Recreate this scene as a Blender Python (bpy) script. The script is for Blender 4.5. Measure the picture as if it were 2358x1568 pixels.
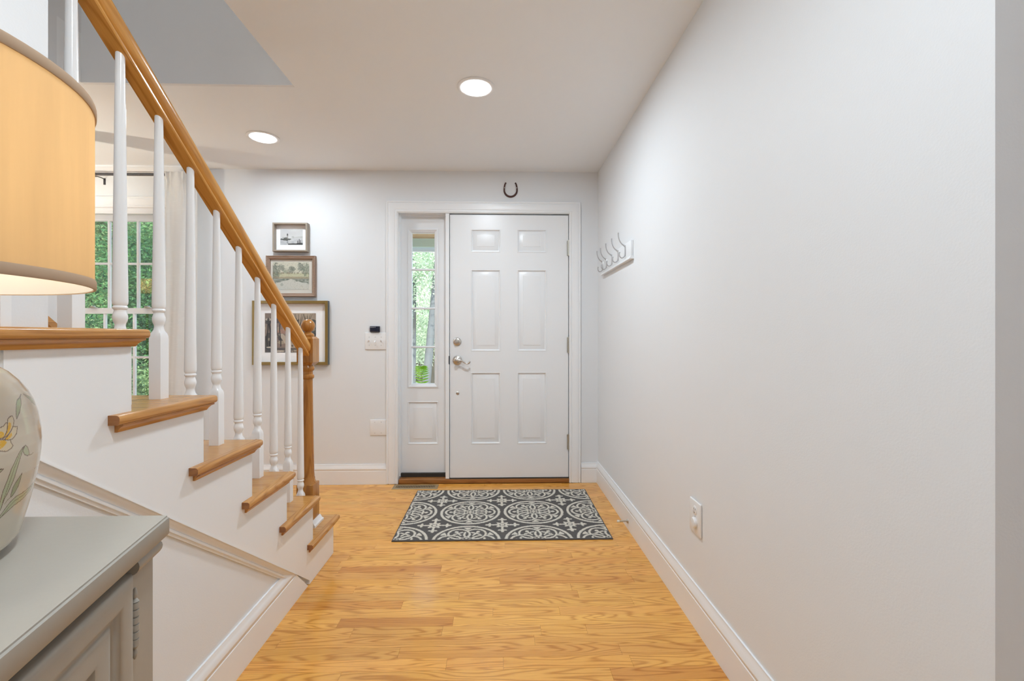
import bpy, bmesh, math, random
import numpy as np
from mathutils import Vector, Matrix
random.seed(7); rng = np.random.default_rng(7)
PI = math.pi
col = bpy.context.scene.collection
sc = bpy.context.scene
for o in list(bpy.data.objects): bpy.data.objects.remove(o)

# ------------------------------------------------------------ camera, sky, lights, exposure
F = 1055.0; YAW = 0.0252
cam_d = bpy.data.cameras.new('camera'); cam = bpy.data.objects.new('camera', cam_d); col.objects.link(cam)
cam.location = (0, 0, 1.155); cam.rotation_euler = (PI/2, 0, -YAW)
cam_d.sensor_fit = 'HORIZONTAL'; cam_d.sensor_width = 36.0; cam_d.lens = F/2358*36
cam_d.shift_x = (1179-1172.5)/2358; cam_d.shift_y = -(784-773.5)/2358
cam_d.clip_start = 0.02; cam_d.clip_end = 300
sc.camera = cam
w = bpy.data.worlds.new('world'); sc.world = w; w.use_nodes = True
nt = w.node_tree; nt.nodes.clear()
wo = nt.nodes.new('ShaderNodeOutputWorld'); bg = nt.nodes.new('ShaderNodeBackground'); sky = nt.nodes.new('ShaderNodeTexSky')
sky.sky_type = 'NISHITA'; sky.sun_disc = False; sky.sun_elevation = math.radians(52); sky.sun_rotation = math.radians(200)
sky.air_density = 1.0; sky.dust_density = 2.0
bg.inputs['Strength'].default_value = 0.6
nt.links.new(sky.outputs[0], bg.inputs[0]); nt.links.new(bg.outputs[0], wo.inputs[0])
sun_d = bpy.data.lights.new('sun', 'SUN'); sun_d.energy = 9; sun_d.angle = 0.02; sun_d.color = (1, .95, .86)
sun = bpy.data.objects.new('sun', sun_d); col.objects.link(sun); sun.location = (6, -20, 25)
sun.rotation_euler = (math.radians(42), 0, math.radians(18))
COOL = (0.68, 0.835, 1.0)
def area(name, loc, rot, sx, sy, power, color=COOL, shape='RECTANGLE', spread=PI):
    d = bpy.data.lights.new(name, 'AREA'); d.energy = power; d.color = color; d.shape = shape
    d.size = sx; d.size_y = sy; d.spread = spread
    o = bpy.data.objects.new(name, d); col.objects.link(o); o.location = loc; o.rotation_euler = rot
    return o
# unseen fill panels added behind the camera and in the dining room
area('fill_panel_rear', (1.2, -3.2, 1.35), (PI/2, 0, 0), 3.2, 1.7, 3)
area('fill_panel_east', (3.4, -1.2, 1.4), (PI/2, 0, PI/2), 2.4, 1.6, 11)
area('fill_panel_dining', (-3.5, -.98, 1.45), (PI/2, 0, PI), 1.9, 1.5, 34)
# recessed lamps: the two in view, plus unseen fill lights added at ceiling height
CANS_AND_FILLS = [(-0.113, 2.386, 1, 17), (-1.525, 3.02, 1, 8.5), (-0.05, 0.45, 0, 13), (2.2, -1.2, 0, 1), (0.3, -1.9, 0, 1)]
for cx_, cy_, seen, pw_ in CANS_AND_FILLS:
    area('recessed_or_fill_light', (cx_, cy_, 2.43), (0, 0, 0), .15, .15, pw_, (.82, .92, 1.0), 'DISK')
area('ceiling_bounce_fill', (-.35, -1.3, 1.75), (PI, 0, 0), .4, .4, 13, (.80, .91, 1.0), 'DISK')  # unseen upward fill added to brighten the ceiling; no lamp stands there
area('upper_hall_fill', (-1.6, -0.3, 4.85), (0, 0, 0), 1.0, 1.0, 20, (1, .955, .90))  # overhead fill added to lift the grey of the stairwell walls
vs = sc.view_settings
vs.view_transform = 'Standard'; vs.look = 'None'; vs.gamma = 1; vs.exposure = 0.20
try: vs.use_curve_mapping = False
except Exception: pass
try:
    sc.cycles.max_bounces = 9; sc.cycles.diffuse_bounces = 6; sc.cycles.transparent_max_bounces = 24
    sc.cycles.caustics_reflective = False; sc.cycles.caustics_refractive = False
except Exception: pass

# ------------------------------------------------------------ materials
MATS = {}
def newmat(name):
    m = bpy.data.materials.new(name); m.use_nodes = True
    nt = m.node_tree; b = nt.nodes['Principled BSDF']
    return m, nt, b
def L(nt, a, b): nt.links.new(a, b)
def N(nt, t, **kw):
    n = nt.nodes.new(t)
    for k, v in kw.items():
        if k in n.inputs: n.inputs[k].default_value = v
        else: setattr(n, k, v)
    return n
def plain(name, rgb, rough=.5, metal=0, bump=0, bscale=60, spec=.5, mottled=0, coat=0):
    m, nt, b = newmat(name)
    b.inputs['Base Color'].default_value = (*rgb, 1); b.inputs['Roughness'].default_value = rough
    b.inputs['Metallic'].default_value = metal; b.inputs['Specular IOR Level'].default_value = spec
    b.inputs['Coat Weight'].default_value = coat
    tc = N(nt, 'ShaderNodeTexCoord')
    if bump or mottled:
        no = N(nt, 'ShaderNodeTexNoise', Scale=bscale, Detail=4.0); L(nt, tc.outputs['Object'], no.inputs['Vector'])
    if bump:
        bp = N(nt, 'ShaderNodeBump', Strength=bump, Distance=.002); L(nt, no.outputs['Fac'], bp.inputs['Height']); L(nt, bp.outputs[0], b.inputs['Normal'])
    if mottled:
        mx = N(nt, 'ShaderNodeMix', data_type='RGBA'); mx.inputs[6].default_value = (*[c*(1-mottled) for c in rgb], 1); mx.inputs[7].default_value = (*[min(1, c*(1+mottled)) for c in rgb], 1)
        n2 = N(nt, 'ShaderNodeTexNoise', Scale=bscale*.12, Detail=3.0); L(nt, tc.outputs['Object'], n2.inputs['Vector'])
        L(nt, n2.outputs['Fac'], mx.inputs[0]); L(nt, mx.outputs[2], b.inputs['Base Color'])
    return m
WALL = plain('wall_paint', (.755, .775, .795), .6, bump=.12, bscale=220, spec=.25, mottled=.006)
CEIL = plain('ceiling_paint', (.845, .87, .89), .75, bump=.08, bscale=160, spec=.2)
TRIM = plain('trim_paint', (.82, .835, .85), .32, bump=.04, bscale=25, spec=.45)
DOORW = plain('door_paint', (.79, .805, .82), .30, bump=.03, bscale=30, spec=.45)
BALW = plain('baluster_paint', (.845, .855, .865), .16, bump=.03, bscale=30, spec=.5)
CAB = plain('cabinet_paint', (.36, .335, .29), .42, bump=.10, bscale=90, spec=.4, mottled=.02)
CERAM = None
NICKEL = plain('brushed_nickel', (.62, .59, .55), .28, 1)
HINGE = plain('aged_nickel', (.50, .48, .42), .38, 1)
BLACKM = plain('black_iron', (.035, .033, .04), .4, .3)
RUST = plain('rusty_iron', (.085, .042, .036), .75, .2, bump=.5, bscale=120, mottled=.3)
HOOKM = plain('grey_hook_metal', (.44, .44, .45), .35, .35)
PLATE = plain('switch_plastic', (.80, .80, .80), .3)
DARKGAP = plain('dark_rubber', (.03, .024, .018), .7)
NAVY = plain('navy_plastic', (.012, .016, .035), .25)
DARKHOLE = plain('duct_black', (.015, .010, .007), .8)
BRASSV = plain('vent_tan_metal', (.33, .25, .145), .45, .35)
BONE = plain('white_rubber', (.75, .73, .66), .5)
RUGEDGE = plain('rug_binding', (.085, .08, .078), .9, bump=.4, bscale=500)
PAPER = plain('mat_board', (.93, .94, .96), .6)
CREAMP = plain('cream_mat_board', (.66, .64, .58), .6)
TAUPE = plain('taupe_frame', (.32, .27, .215), .45, bump=.05)
GOLDF = plain('olive_gold_frame', (.27, .18, .055), .38, .35, bump=.1, bscale=150, mottled=.15)
SLATE = plain('slate_frame_side', (.10, .11, .11), .5)
ROOF = plain('porch_paint_green', (.70, .82, .68), .6)
WHITEX = plain('exterior_white', (.85, .87, .9), .6)

def wood(name, light, dark, rot=(0, 0, 0), along=.9, across=9, rings=7.5, rough=.26, tone=False, thin=.5, coat=.0, fine=.35, scale=1.0):
    m, nt, b = newmat(name)
    tc = N(nt, 'ShaderNodeTexCoord'); oi = N(nt, 'ShaderNodeObjectInfo')
    rt = N(nt, 'ShaderNodeMapping', vector_type='POINT'); rt.inputs['Rotation'].default_value = rot
    L(nt, tc.outputs['Object'], rt.inputs['Vector'])
    cb = N(nt, 'ShaderNodeCombineXYZ')
    for i, k in enumerate((37., 91., 53.)):
        mu = N(nt, 'ShaderNodeMath', operation='MULTIPLY'); mu.inputs[1].default_value = k
        L(nt, oi.outputs['Random'], mu.inputs[0]); L(nt, mu.outputs[0], cb.inputs[i])
    mp = N(nt, 'ShaderNodeMapping'); mp.inputs['Scale'].default_value = (along*scale, across*scale, across*scale)
    L(nt, rt.outputs[0], mp.inputs['Vector'])
    ad = N(nt, 'ShaderNodeVectorMath', operation='ADD'); L(nt, mp.outputs[0], ad.inputs[0]); L(nt, cb.outputs[0], ad.inputs[1])
    n1 = N(nt, 'ShaderNodeTexNoise', Scale=1.0, Detail=1.6, Roughness=.45, Distortion=.25); L(nt, ad.outputs[0], n1.inputs['Vector'])
    mu = N(nt, 'ShaderNodeMath', operation='MULTIPLY'); mu.inputs[1].default_value = rings*2*PI; L(nt, n1.outputs['Fac'], mu.inputs[0])
    si = N(nt, 'ShaderNodeMath', operation='SINE'); L(nt, mu.outputs[0], si.inputs[0])
    mr = N(nt, 'ShaderNodeMapRange'); mr.inputs['From Min'].default_value = -1; L(nt, si.outputs[0], mr.inputs['Value'])
    pw = N(nt, 'ShaderNodeMath', operation='POWER'); pw.inputs[1].default_value = 3.4; L(nt, mr.outputs[0], pw.inputs[0])
    # fine pores
    mp2 = N(nt, 'ShaderNodeMapping'); mp2.inputs['Scale'].default_value = (14*scale, 650*scale, 650*scale); L(nt, rt.outputs[0], mp2.inputs['Vector'])
    n2 = N(nt, 'ShaderNodeTexNoise', Scale=1.0, Detail=3.0, Roughness=.6); L(nt, mp2.outputs[0], n2.inputs['Vector'])
    mp3 = N(nt, 'ShaderNodeMapping'); mp3.inputs['Scale'].default_value = (.7*scale, 3*scale, 3*scale); L(nt, rt.outputs[0], mp3.inputs['Vector'])
    a3 = N(nt, 'ShaderNodeVectorMath', operation='ADD'); L(nt, mp3.outputs[0], a3.inputs[0]); L(nt, cb.outputs[0], a3.inputs[1])
    n3 = N(nt, 'ShaderNodeTexNoise', Scale=1.0, Detail=2.0); L(nt, a3.outputs[0], n3.inputs['Vector'])
    f1 = N(nt, 'ShaderNodeMath', operation='MULTIPLY'); f1.inputs[1].default_value = thin; L(nt, pw.outputs[0], f1.inputs[0])
    f2 = N(nt, 'ShaderNodeMapRange'); f2.inputs['From Min'].default_value = .42; f2.inputs['From Max'].default_value = .72; f2.inputs['To Max'].default_value = fine; L(nt, n2.outputs['Fac'], f2.inputs['Value'])
    f3 = N(nt, 'ShaderNodeMapRange'); f3.inputs['From Min'].default_value = .35; f3.inputs['From Max'].default_value = .7; f3.inputs['To Max'].default_value = .28; L(nt, n3.outputs['Fac'], f3.inputs['Value'])
    s1 = N(nt, 'ShaderNodeMath', operation='ADD'); L(nt, f1.outputs[0], s1.inputs[0]); L(nt, f2.outputs[0], s1.inputs[1])
    s2 = N(nt, 'ShaderNodeMath', operation='ADD', use_clamp=True); L(nt, s1.outputs[0], s2.inputs[0]); L(nt, f3.outputs[0], s2.inputs[1])
    mx = N(nt, 'ShaderNodeMix', data_type='RGBA'); mx.inputs[6].default_value = (*light, 1); mx.inputs[7].default_value = (*dark, 1)
    L(nt, s2.outputs[0], mx.inputs[0])
    out = mx.outputs[2]
    if tone:
        mt = N(nt, 'ShaderNodeMix', data_type='RGBA', blend_type='MULTIPLY'); mt.inputs[0].default_value = 1
        L(nt, out, mt.inputs[6]); L(nt, oi.outputs['Color'], mt.inputs[7]); out = mt.outputs[2]
    L(nt, out, b.inputs['Base Color'])
    b.inputs['Roughness'].default_value = rough; b.inputs['Coat Weight'].default_value = coat; b.inputs['Coat Roughness'].default_value = .1
    bp = N(nt, 'ShaderNodeBump', Strength=.12, Distance=.001); L(nt, n2.outputs['Fac'], bp.inputs['Height']); L(nt, bp.outputs[0], b.inputs['Normal'])
    return m
FLOORW = wood('oak_floor', (.86, .45, .10), (.49, .195, .025), rough=.2, tone=True, thin=.62, along=1.2, across=11, rings=20.0, fine=.42, coat=.3)
OAKX = wood('oak_stair_x', (.60, .31, .09), (.36, .145, .03), rough=.25, along=.9, across=12, rings=15)
OAKY = wood('oak_stair_y', (.60, .30, .085), (.34, .135, .028), rot=(0, 0, PI/2), rough=.25, along=.9, across=12, rings=15)
OAKZ = wood('oak_newel', (.44, .195, .042), (.25, .088, .014), rot=(0, PI/2, 0), rough=.22, along=1.2, across=12, rings=15)
RAILW = wood('oak_rail', (.68, .35, .09), (.40, .165, .028), rot=(.6276, 0, -PI/2), rough=.20, along=.9, across=12, rings=12)
OAKEND = wood('oak_end_grain', (.36, .15, .045), (.20, .07, .02), rough=.35, along=8, across=8, rings=8)
THRW = wood('oak_threshold', (.36, .155, .042), (.22, .08, .02), rough=.35, along=1.0, across=12, rings=15)
FR2W = wood('pickled_frame_wood', (.36, .25, .185), (.19, .12, .08), rough=.5, along=2, across=30, rings=12)
PORCHW = wood('porch_beam_wood', (.60, .40, .22), (.34, .20, .10), rough=.8, along=1, across=14, rings=15)

def vcol(name, rough=.8, spec=.3, bump=0, bscale=400, coat=0):
    m, nt, b = newmat(name)
    a = N(nt, 'ShaderNodeVertexColor', layer_name='Col'); L(nt, a.outputs[0], b.inputs['Base Color'])
    b.inputs['Roughness'].default_value = rough; b.inputs['Specular IOR Level'].default_value = spec; b.inputs['Coat Weight'].default_value = coat
    if bump:
        tc = N(nt, 'ShaderNodeTexCoord'); no = N(nt, 'ShaderNodeTexNoise', Scale=bscale, Detail=3.0); L(nt, tc.outputs['Object'], no.inputs['Vector'])
        bp = N(nt, 'ShaderNodeBump', Strength=bump, Distance=.003); L(nt, no.outputs['Fac'], bp.inputs['Height']); L(nt, bp.outputs[0], b.inputs['Normal'])
    return m
RUGM = vcol('rug_pile', .95, .1, .6, 700)
ARTM = vcol('printed_art', .55, .3)
GLAZE = vcol('painted_glaze', .18, .5, .0, coat=.3)

def glass(name, tint=(1, 1, 1), refl=1.0):
    m = bpy.data.materials.new(name); m.use_nodes = True; nt = m.node_tree; nt.nodes.clear()
    o = N(nt, 'ShaderNodeOutputMaterial'); mx = N(nt, 'ShaderNodeMixShader'); t = N(nt, 'ShaderNodeBsdfTransparent'); g = N(nt, 'ShaderNodeBsdfGlossy')
    t.inputs[0].default_value = (*tint, 1); g.inputs['Roughness'].default_value = .0
    fr = N(nt, 'ShaderNodeFresnel', IOR=1.5); mu = N(nt, 'ShaderNodeMath', operation='MULTIPLY', use_clamp=True); mu.inputs[1].default_value = refl
    ge = N(nt, 'ShaderNodeNewGeometry'); sb = N(nt, 'ShaderNodeMath', operation='SUBTRACT'); sb.inputs[0].default_value = 1.0; L(nt, ge.outputs['Backfacing'], sb.inputs[1])
    m2 = N(nt, 'ShaderNodeMath', operation='MULTIPLY'); L(nt, fr.outputs[0], mu.inputs[0]); L(nt, mu.outputs[0], m2.inputs[0]); L(nt, sb.outputs[0], m2.inputs[1]); L(nt, m2.outputs[0], mx.inputs[0]); L(nt, t.outputs[0], mx.inputs[1]); L(nt, g.outputs[0], mx.inputs[2]); L(nt, mx.outputs[0], o.inputs[0])
    return m
GLASS = glass('window_glass', (.97, .985, .975), 2.6)
PGLASS = glass('picture_glass', (1, 1, 1), .2)

def translucent(name, rgb, trans, mixf=.6, bump=True, streak=True, emit=0.0):
    m = bpy.data.materials.new(name); m.use_nodes = True; nt = m.node_tree; nt.nodes.clear()
    o = N(nt, 'ShaderNodeOutputMaterial'); mx = N(nt, 'ShaderNodeMixShader'); d = N(nt, 'ShaderNodeBsdfDiffuse'); t = N(nt, 'ShaderNodeBsdfTranslucent')
    d.inputs[0].default_value = (*rgb, 1); t.inputs[0].default_value = (*trans, 1); mx.inputs[0].default_value = mixf
    if streak:
        tc = N(nt, 'ShaderNodeTexCoord'); mp = N(nt, 'ShaderNodeMapping'); mp.inputs['Scale'].default_value = (30, 30, 3.0); L(nt, tc.outputs['Object'], mp.inputs['Vector'])
        no = N(nt, 'ShaderNodeTexNoise', Scale=1.0, Detail=4.0, Roughness=.6); L(nt, mp.outputs[0], no.inputs['Vector'])
        c = N(nt, 'ShaderNodeMix', data_type='RGBA'); c.inputs[6].default_value = (*[x*.72 for x in trans], 1); c.inputs[7].default_value = (*[min(1, x*1.12) for x in trans], 1)
        L(nt, no.outputs['Fac'], c.inputs[0]); L(nt, c.outputs[2], t.inputs[0])
    L(nt, d.outputs[0], mx.inputs[1]); L(nt, t.outputs[0], mx.inputs[2])
    L(nt, mx.outputs[0], o.inputs[0])
    return m
SHADE = translucent('lampshade_linen', (.62, .47, .30), (.93, .64, .35), .62)
SHADEW = translucent('lampshade_liner', (.9, .9, .88), (.9, .88, .80), .5, streak=False)
BAND = translucent('lampshade_trim', (.56, .42, .30), (.5, .25, .1), .16, streak=False)
CURT = translucent('curtain_linen', (.80, .79, .77), (.72, .70, .66), .32, streak=False)
_nt = CURT.node_tree; _tc = N(_nt, 'ShaderNodeTexCoord'); _mp = N(_nt, 'ShaderNodeMapping'); _mp.inputs['Scale'].default_value = (9, 9, 260); L(_nt, _tc.outputs['Object'], _mp.inputs['Vector'])
_no = N(_nt, 'ShaderNodeTexNoise', Scale=1.0, Detail=3.0); L(_nt, _mp.outputs[0], _no.inputs['Vector'])
_rp = N(_nt, 'ShaderNodeMapRange'); _rp.inputs['From Min'].default_value = .60; _rp.inputs['From Max'].default_value = .72; L(_nt, _no.outputs['Fac'], _rp.inputs['Value'])
_mx = N(_nt, 'ShaderNodeMix', data_type='RGBA'); _mx.inputs[6].default_value = (.84, .83, .81, 1); _mx.inputs[7].default_value = (.95, .95, .93, 1); L(_nt, _rp.outputs[0], _mx.inputs[0])
for _n in _nt.nodes:
    if _n.type == 'BSDF_DIFFUSE': L(_nt, _mx.outputs[2], _n.inputs[0])
def leafmat(name, a, b_, tr=.5, sc_=3):
    m = bpy.data.materials.new(name); m.use_nodes = True; nt = m.node_tree; nt.nodes.clear()
    o = N(nt, 'ShaderNodeOutputMaterial'); mx = N(nt, 'ShaderNodeMixShader'); d = N(nt, 'ShaderNodeBsdfDiffuse'); t = N(nt, 'ShaderNodeBsdfTranslucent')
    tc = N(nt, 'ShaderNodeTexCoord'); no = N(nt, 'ShaderNodeTexNoise', Scale=sc_, Detail=3.0); L(nt, tc.outputs['Object'], no.inputs['Vector'])
    mr = N(nt, 'ShaderNodeMapRange'); mr.inputs['From Min'].default_value = .35; mr.inputs['From Max'].default_value = .65; L(nt, no.outputs['Fac'], mr.inputs['Value'])
    c = N(nt, 'ShaderNodeMix', data_type='RGBA'); c.inputs[6].default_value = (*a, 1); c.inputs[7].default_value = (*b_, 1); L(nt, mr.outputs[0], c.inputs[0])
    L(nt, c.outputs[2], d.inputs[0]); L(nt, c.outputs[2], t.inputs[0]); mx.inputs[0].default_value = tr
    L(nt, d.outputs[0], mx.inputs[1]); L(nt, t.outputs[0], mx.inputs[2]); L(nt, mx.outputs[0], o.inputs[0])
    return m
LEAFD = leafmat('leaf_deep_green', (.025, .085, .05), (.11, .25, .09), .35)
LEAFL = leafmat('leaf_glare_green', (.34, .50, .34), (.90, .95, .84), .5)  # near-white end puts overexposed backlight into the leaf colour
LEAFM = leafmat('leaf_mid_green', (.045, .12, .07), (.30, .43, .20), .4)
FERN = leafmat('fern_green', (.20, .45, .03), (.38, .62, .06), .4, 9)
BARK = plain('bark_grey', (.105, .12, .13), .9, bump=1, bscale=14, mottled=.45)
BARKB = plain('bark_brown', (.13, .115, .09), .9, bump=1, bscale=14, mottled=.25)
GROUND = plain('leaf_litter', (.55, .52, .40), .95, bump=.6, bscale=5, mottled=.4)
def emis(name, rgb, s):
    m = bpy.data.materials.new(name); m.use_nodes = True; nt = m.node_tree; nt.nodes.clear()
    o = N(nt, 'ShaderNodeOutputMaterial'); e = N(nt, 'ShaderNodeEmission', Strength=s); e.inputs[0].default_value = (*rgb, 1); L(nt, e.outputs[0], o.inputs[0]); return m
LENS = emis('lamp_lens_lit', (1, .99, .97), 6.0)
BULB = emis('bulb_lit', (1, .86, .62), 14.0)

# ------------------------------------------------------------ mesh helpers
WP = {}
class MB:
    def __init__(s): s.v = []; s.f = []; s.mi = []
    def add(s, vs, fs, mi=0):
        o = len(s.v); s.v += [tuple(map(float, v)) for v in vs]; s.f += [tuple(i+o for i in f) for f in fs]; s.mi += [mi]*len(fs); return s
    def box(s, x0, x1, y0, y1, z0, z1, mi=0, bev=0, seg=2):
        if bev <= 0:
            return s.add([(x0,y0,z0),(x1,y0,z0),(x1,y1,z0),(x0,y1,z0),(x0,y0,z1),(x1,y0,z1),(x1,y1,z1),(x0,y1,z1)],
                  [(0,3,2,1),(4,5,6,7),(0,1,5,4),(1,2,6,5),(2,3,7,6),(3,0,4,7)], mi)
        bm = bmesh.new(); bmesh.ops.create_cube(bm, size=1)
        for v in bm.verts: v.co = ((x0+x1)/2+v.co.x*(x1-x0), (y0+y1)/2+v.co.y*(y1-y0), (z0+z1)/2+v.co.z*(z1-z0))
        bmesh.ops.bevel(bm, geom=list(bm.edges), offset=bev, segments=seg, profile=.5, affect='EDGES')
        return s.addbm(bm, mi)
    def addbm(s, bm, mi=0):
        bm.verts.index_update(); s.add([v.co for v in bm.verts], [[v.index for v in f.verts] for f in bm.faces], mi); bm.free(); return s
    def lathe(s, prof, c, seg=32, axis='z', mi=0, cap=True):
        n = len(prof); vs = []
        for r, h in prof:
            for k in range(seg):
                a = 2*PI*k/seg; p, q = r*math.cos(a), r*math.sin(a)
                if axis == 'z': vs.append((c[0]+p, c[1]+q, c[2]+h))
                elif axis == 'y': vs.append((c[0]+p, c[1]+h, c[2]+q))
                else: vs.append((c[0]+h, c[1]+p, c[2]+q))
        fs = [(i*seg+k, i*seg+(k+1) % seg, (i+1)*seg+(k+1) % seg, (i+1)*seg+k) for i in range(n-1) for k in range(seg)]
        if cap:
            fs.append(tuple(range(seg))[::-1]); fs.append(tuple((n-1)*seg+k for k in range(seg)))
        return s.add(vs, fs, mi)
    def tube(s, pts, r, seg=10, mi=0, sub=1):
        pts = [Vector(p) for p in pts]; rs = list(r) if isinstance(r, (list, tuple)) else [r]*len(pts); vs = []; up = None
        if sub > 1:
            q, rq = [], []
            for i in range(len(pts)-1):
                a, b, c, d = pts[max(0, i-1)], pts[i], pts[i+1], pts[min(len(pts)-1, i+2)]
                for k in range(sub):
                    t = k/sub; q.append(.5*((2*b)+(c-a)*t+(2*a-5*b+4*c-d)*t*t+(3*b-a-3*c+d)*t**3)); rq.append(rs[i]*(1-t)+rs[i+1]*t)
            pts, rs = q+[pts[-1]], rq+[rs[-1]]
        for i, p in enumerate(pts):
            t = (pts[min(i+1, len(pts)-1)]-pts[max(i-1, 0)]).normalized()
            if up is None: up = Vector((0, 0, 1)) if abs(t.z) < .9 else Vector((1, 0, 0))
            a = t.cross(up).normalized(); b = a.cross(t).normalized(); up = b
            for k in range(seg):
                an = 2*PI*k/seg; vs.append(p+(a*math.cos(an)+b*math.sin(an))*rs[i])
        n = len(pts)
        fs = [(i*seg+k, i*seg+(k+1) % seg, (i+1)*seg+(k+1) % seg, (i+1)*seg+k) for i in range(n-1) for k in range(seg)]
        fs += [tuple(range(seg))[::-1], tuple((n-1)*seg+k for k in range(seg))]
        return s.add(vs, fs, mi)
    def prism(s, poly, fn, a, b, mi=0):       # poly in 2D, fn(p, t) -> 3D, between t=a and t=b
        n = len(poly); vs = [fn(p, a) for p in poly]+[fn(p, b) for p in poly]
        fs = [tuple(range(n)), tuple(range(2*n-1, n-1, -1))]+[(i, (i+1) % n, n+(i+1) % n, n+i) for i in range(n)]
        return s.add(vs, fs, mi)
    def sweep(s, path, prof, fn, closed=False, mi=0, endn=None):
        # path: 2D points; prof: list of (offset to the left of the path, height); fn((a,b), h) -> 3D
        n = len(path); P = [Vector((p[0], p[1])) for p in path]; rows = []
        for i in range(n):
            if closed or 0 < i < n-1:
                d0 = (P[i]-P[i-1]).normalized(); d1 = (P[(i+1) % n]-P[i]).normalized()
                n0 = Vector((-d0.y, d0.x)); n1 = Vector((-d1.y, d1.x)); m = (n0+n1); m = m/max(1e-6, m.dot(n0))
            elif i == 0: d = (P[1]-P[0]).normalized(); m = Vector((-d.y, d.x)); m = Vector(endn[0]) if endn and endn[0] else m
            else: d = (P[-1]-P[-2]).normalized(); m = Vector((-d.y, d.x)); m = Vector(endn[1]) if endn and endn[1] else m
            rows.append([fn(P[i]+m*o, h) for o, h in prof])
        k = len(prof); vs = [v for r in rows for v in r]; fs = []
        for i in range(n if closed else n-1):
            j = (i+1) % n
            for q in range(k):
                q2 = (q+1) % k; fs.append((i*k+q, i*k+q2, j*k+q2, j*k+q))
        if not closed: fs += [tuple(range(k))[::-1], tuple((n-1)*k+q for q in range(k))]
        return s.add(vs, fs, mi)
    def build(s, name, mats, parent=None, origin=None, smooth=35, recalc=True):
        mats = mats if isinstance(mats, (list, tuple)) else [mats]
        pw = WP[parent.name] if parent else Vector((0, 0, 0))
        V = np.array(s.v)
        if origin is None:
            origin = pw if parent else Vector(((V[:,0].min()+V[:,0].max())/2, (V[:,1].min()+V[:,1].max())/2, V[:,2].min()))
        origin = Vector(origin)
        me = bpy.data.meshes.new(name); me.from_pydata([tuple(Vector(v)-origin) for v in s.v], [], s.f)
        for m in mats: me.materials.append(m)
        if len(mats) > 1: me.polygons.foreach_set('material_index', s.mi)
        if recalc:
            bm = bmesh.new(); bm.from_mesh(me); bmesh.ops.recalc_face_normals(bm, faces=bm.faces); bm.to_mesh(me); bm.free()
        if smooth:
            me.polygons.foreach_set('use_smooth', [True]*len(me.polygons)); me.set_sharp_from_angle(angle=math.radians(smooth))
        me.update()
        return link(name, me, parent, origin)
def link(name, me, parent=None, origin=(0, 0, 0)):
    o = bpy.data.objects.new(name, me); col.objects.link(o)
    pw = WP[parent.name] if parent else Vector((0, 0, 0))
    o.location = Vector(origin)-pw
    if parent: o.parent = parent
    WP[o.name] = Vector(origin)
    return o
def tag(o, label=None, cat=None, group=None, kind=None):
    if label: o['label'] = label
    if cat: o['category'] = cat
    if group: o['group'] = group
    if kind: o['kind'] = kind
    return o
def thing(name, loc, label, cat, group=None):
    o = bpy.data.objects.new(name, None); col.objects.link(o); o.location = loc; o.empty_display_size = .05
    WP[o.name] = Vector(loc); return tag(o, label, cat, group)
def struct(name, mb, mat, parent=None, label=None, **kw):
    o = mb.build(name, mat, parent, **kw); return tag(o, label, None, None, 'structure')
def copy_tree(o, loc, label=None, group=None, name=None):
    c = o.copy(); col.objects.link(c); c.location = loc; WP[c.name] = Vector(loc)
    if label: c['label'] = label
    if group: c['group'] = group
    for ch in list(o.children):
        d = ch.copy(); col.objects.link(d); d.parent = c
        for g in list(ch.children):
            e = g.copy(); col.objects.link(e); e.parent = d
    return c
YZ = lambda x: (lambda p, h: (x+h, p[0], p[1]))     # plane X = x, height along +X
XZf = lambda y: (lambda p, h: (p[0], y-h, p[1]))    # plane Y = y, height towards the viewer (-Y)
XY = lambda z: (lambda p, h: (p[0], p[1], z+h))
def rect(x0, x1, z0, z1): return [(x0, z0), (x1, z0), (x1, z1), (x0, z1)]

# dimensions
XR, D, HC = 0.7934, 3.604, 2.448
XW = -0.892          # wall under the stair (faces the hall)
XS = -0.873          # skirt board face
XL = -2.124          # left wall of the stair
RISE, RUN, YN1, XN = 0.19524, 0.2688, 2.4915, -0.847
TT = .0225
Yn = lambda i: YN1-RUN*(i-1)          # nosing tip of tread i
Yr = lambda i: Yn(i)-0.033            # riser face i
SLOPE = RISE/RUN

# ------------------------------------------------------------ floor with planks
fl = struct('floor', MB().box(-5.2, 3.7, -3.6, D+.25, -.06, -.004), plain('subfloor', (.10, .05, .02), .9), label='oak strip floor of the hall')
W_ROW = 0.0606; Y_C0 = 1.5566
joints = {0:[.39],1:[-.18,.02],2:[-.36],3:[.14],4:[.17,.35],5:[-.64,-.18],6:[-.02,.26],7:[-.41],8:[.36],9:[-.65],10:[.01],11:[.63],12:[-.28,.21],13:[-.1],14:[.39],15:[-.44],16:[-.67,.04],20:[-.63]}
tones = {(5,-.64):(.80,.68,.58),(7,-9):(.86,.76,.66),(12,-9):(.83,.70,.60),(13,-.1):(.92,.82,.70),(1,.02):(1.02,.98,.9),(10,.01):(.90,.80,.68),(0,.39):(.86,.75,.66)}
plank_cache = {}
def plank_box(x0, x1, yc):
    key = round(x1-x0, 3)
    if key not in plank_cache:
        l = (x1-x0)/2-.0003; h = W_ROW/2-.00025
        vs = [(-l,-h,-.004),(l,-h,-.004),(l,h,-.004),(-l,h,-.004),(-l,-h,0),(l,-h,0),(l,h,0),(-l,h,0)]
        fs = [(0,1,5,4),(1,2,6,5),(2,3,7,6),(3,0,4,7),(4,5,6,7)]
        me = bpy.data.meshes.new('plank'); me.from_pydata(vs, [], fs); me.materials.append(FLOORW); plank_cache[key] = me
    return link('plank', plank_cache[key], fl, ((x0+x1)/2, yc, 0))
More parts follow.
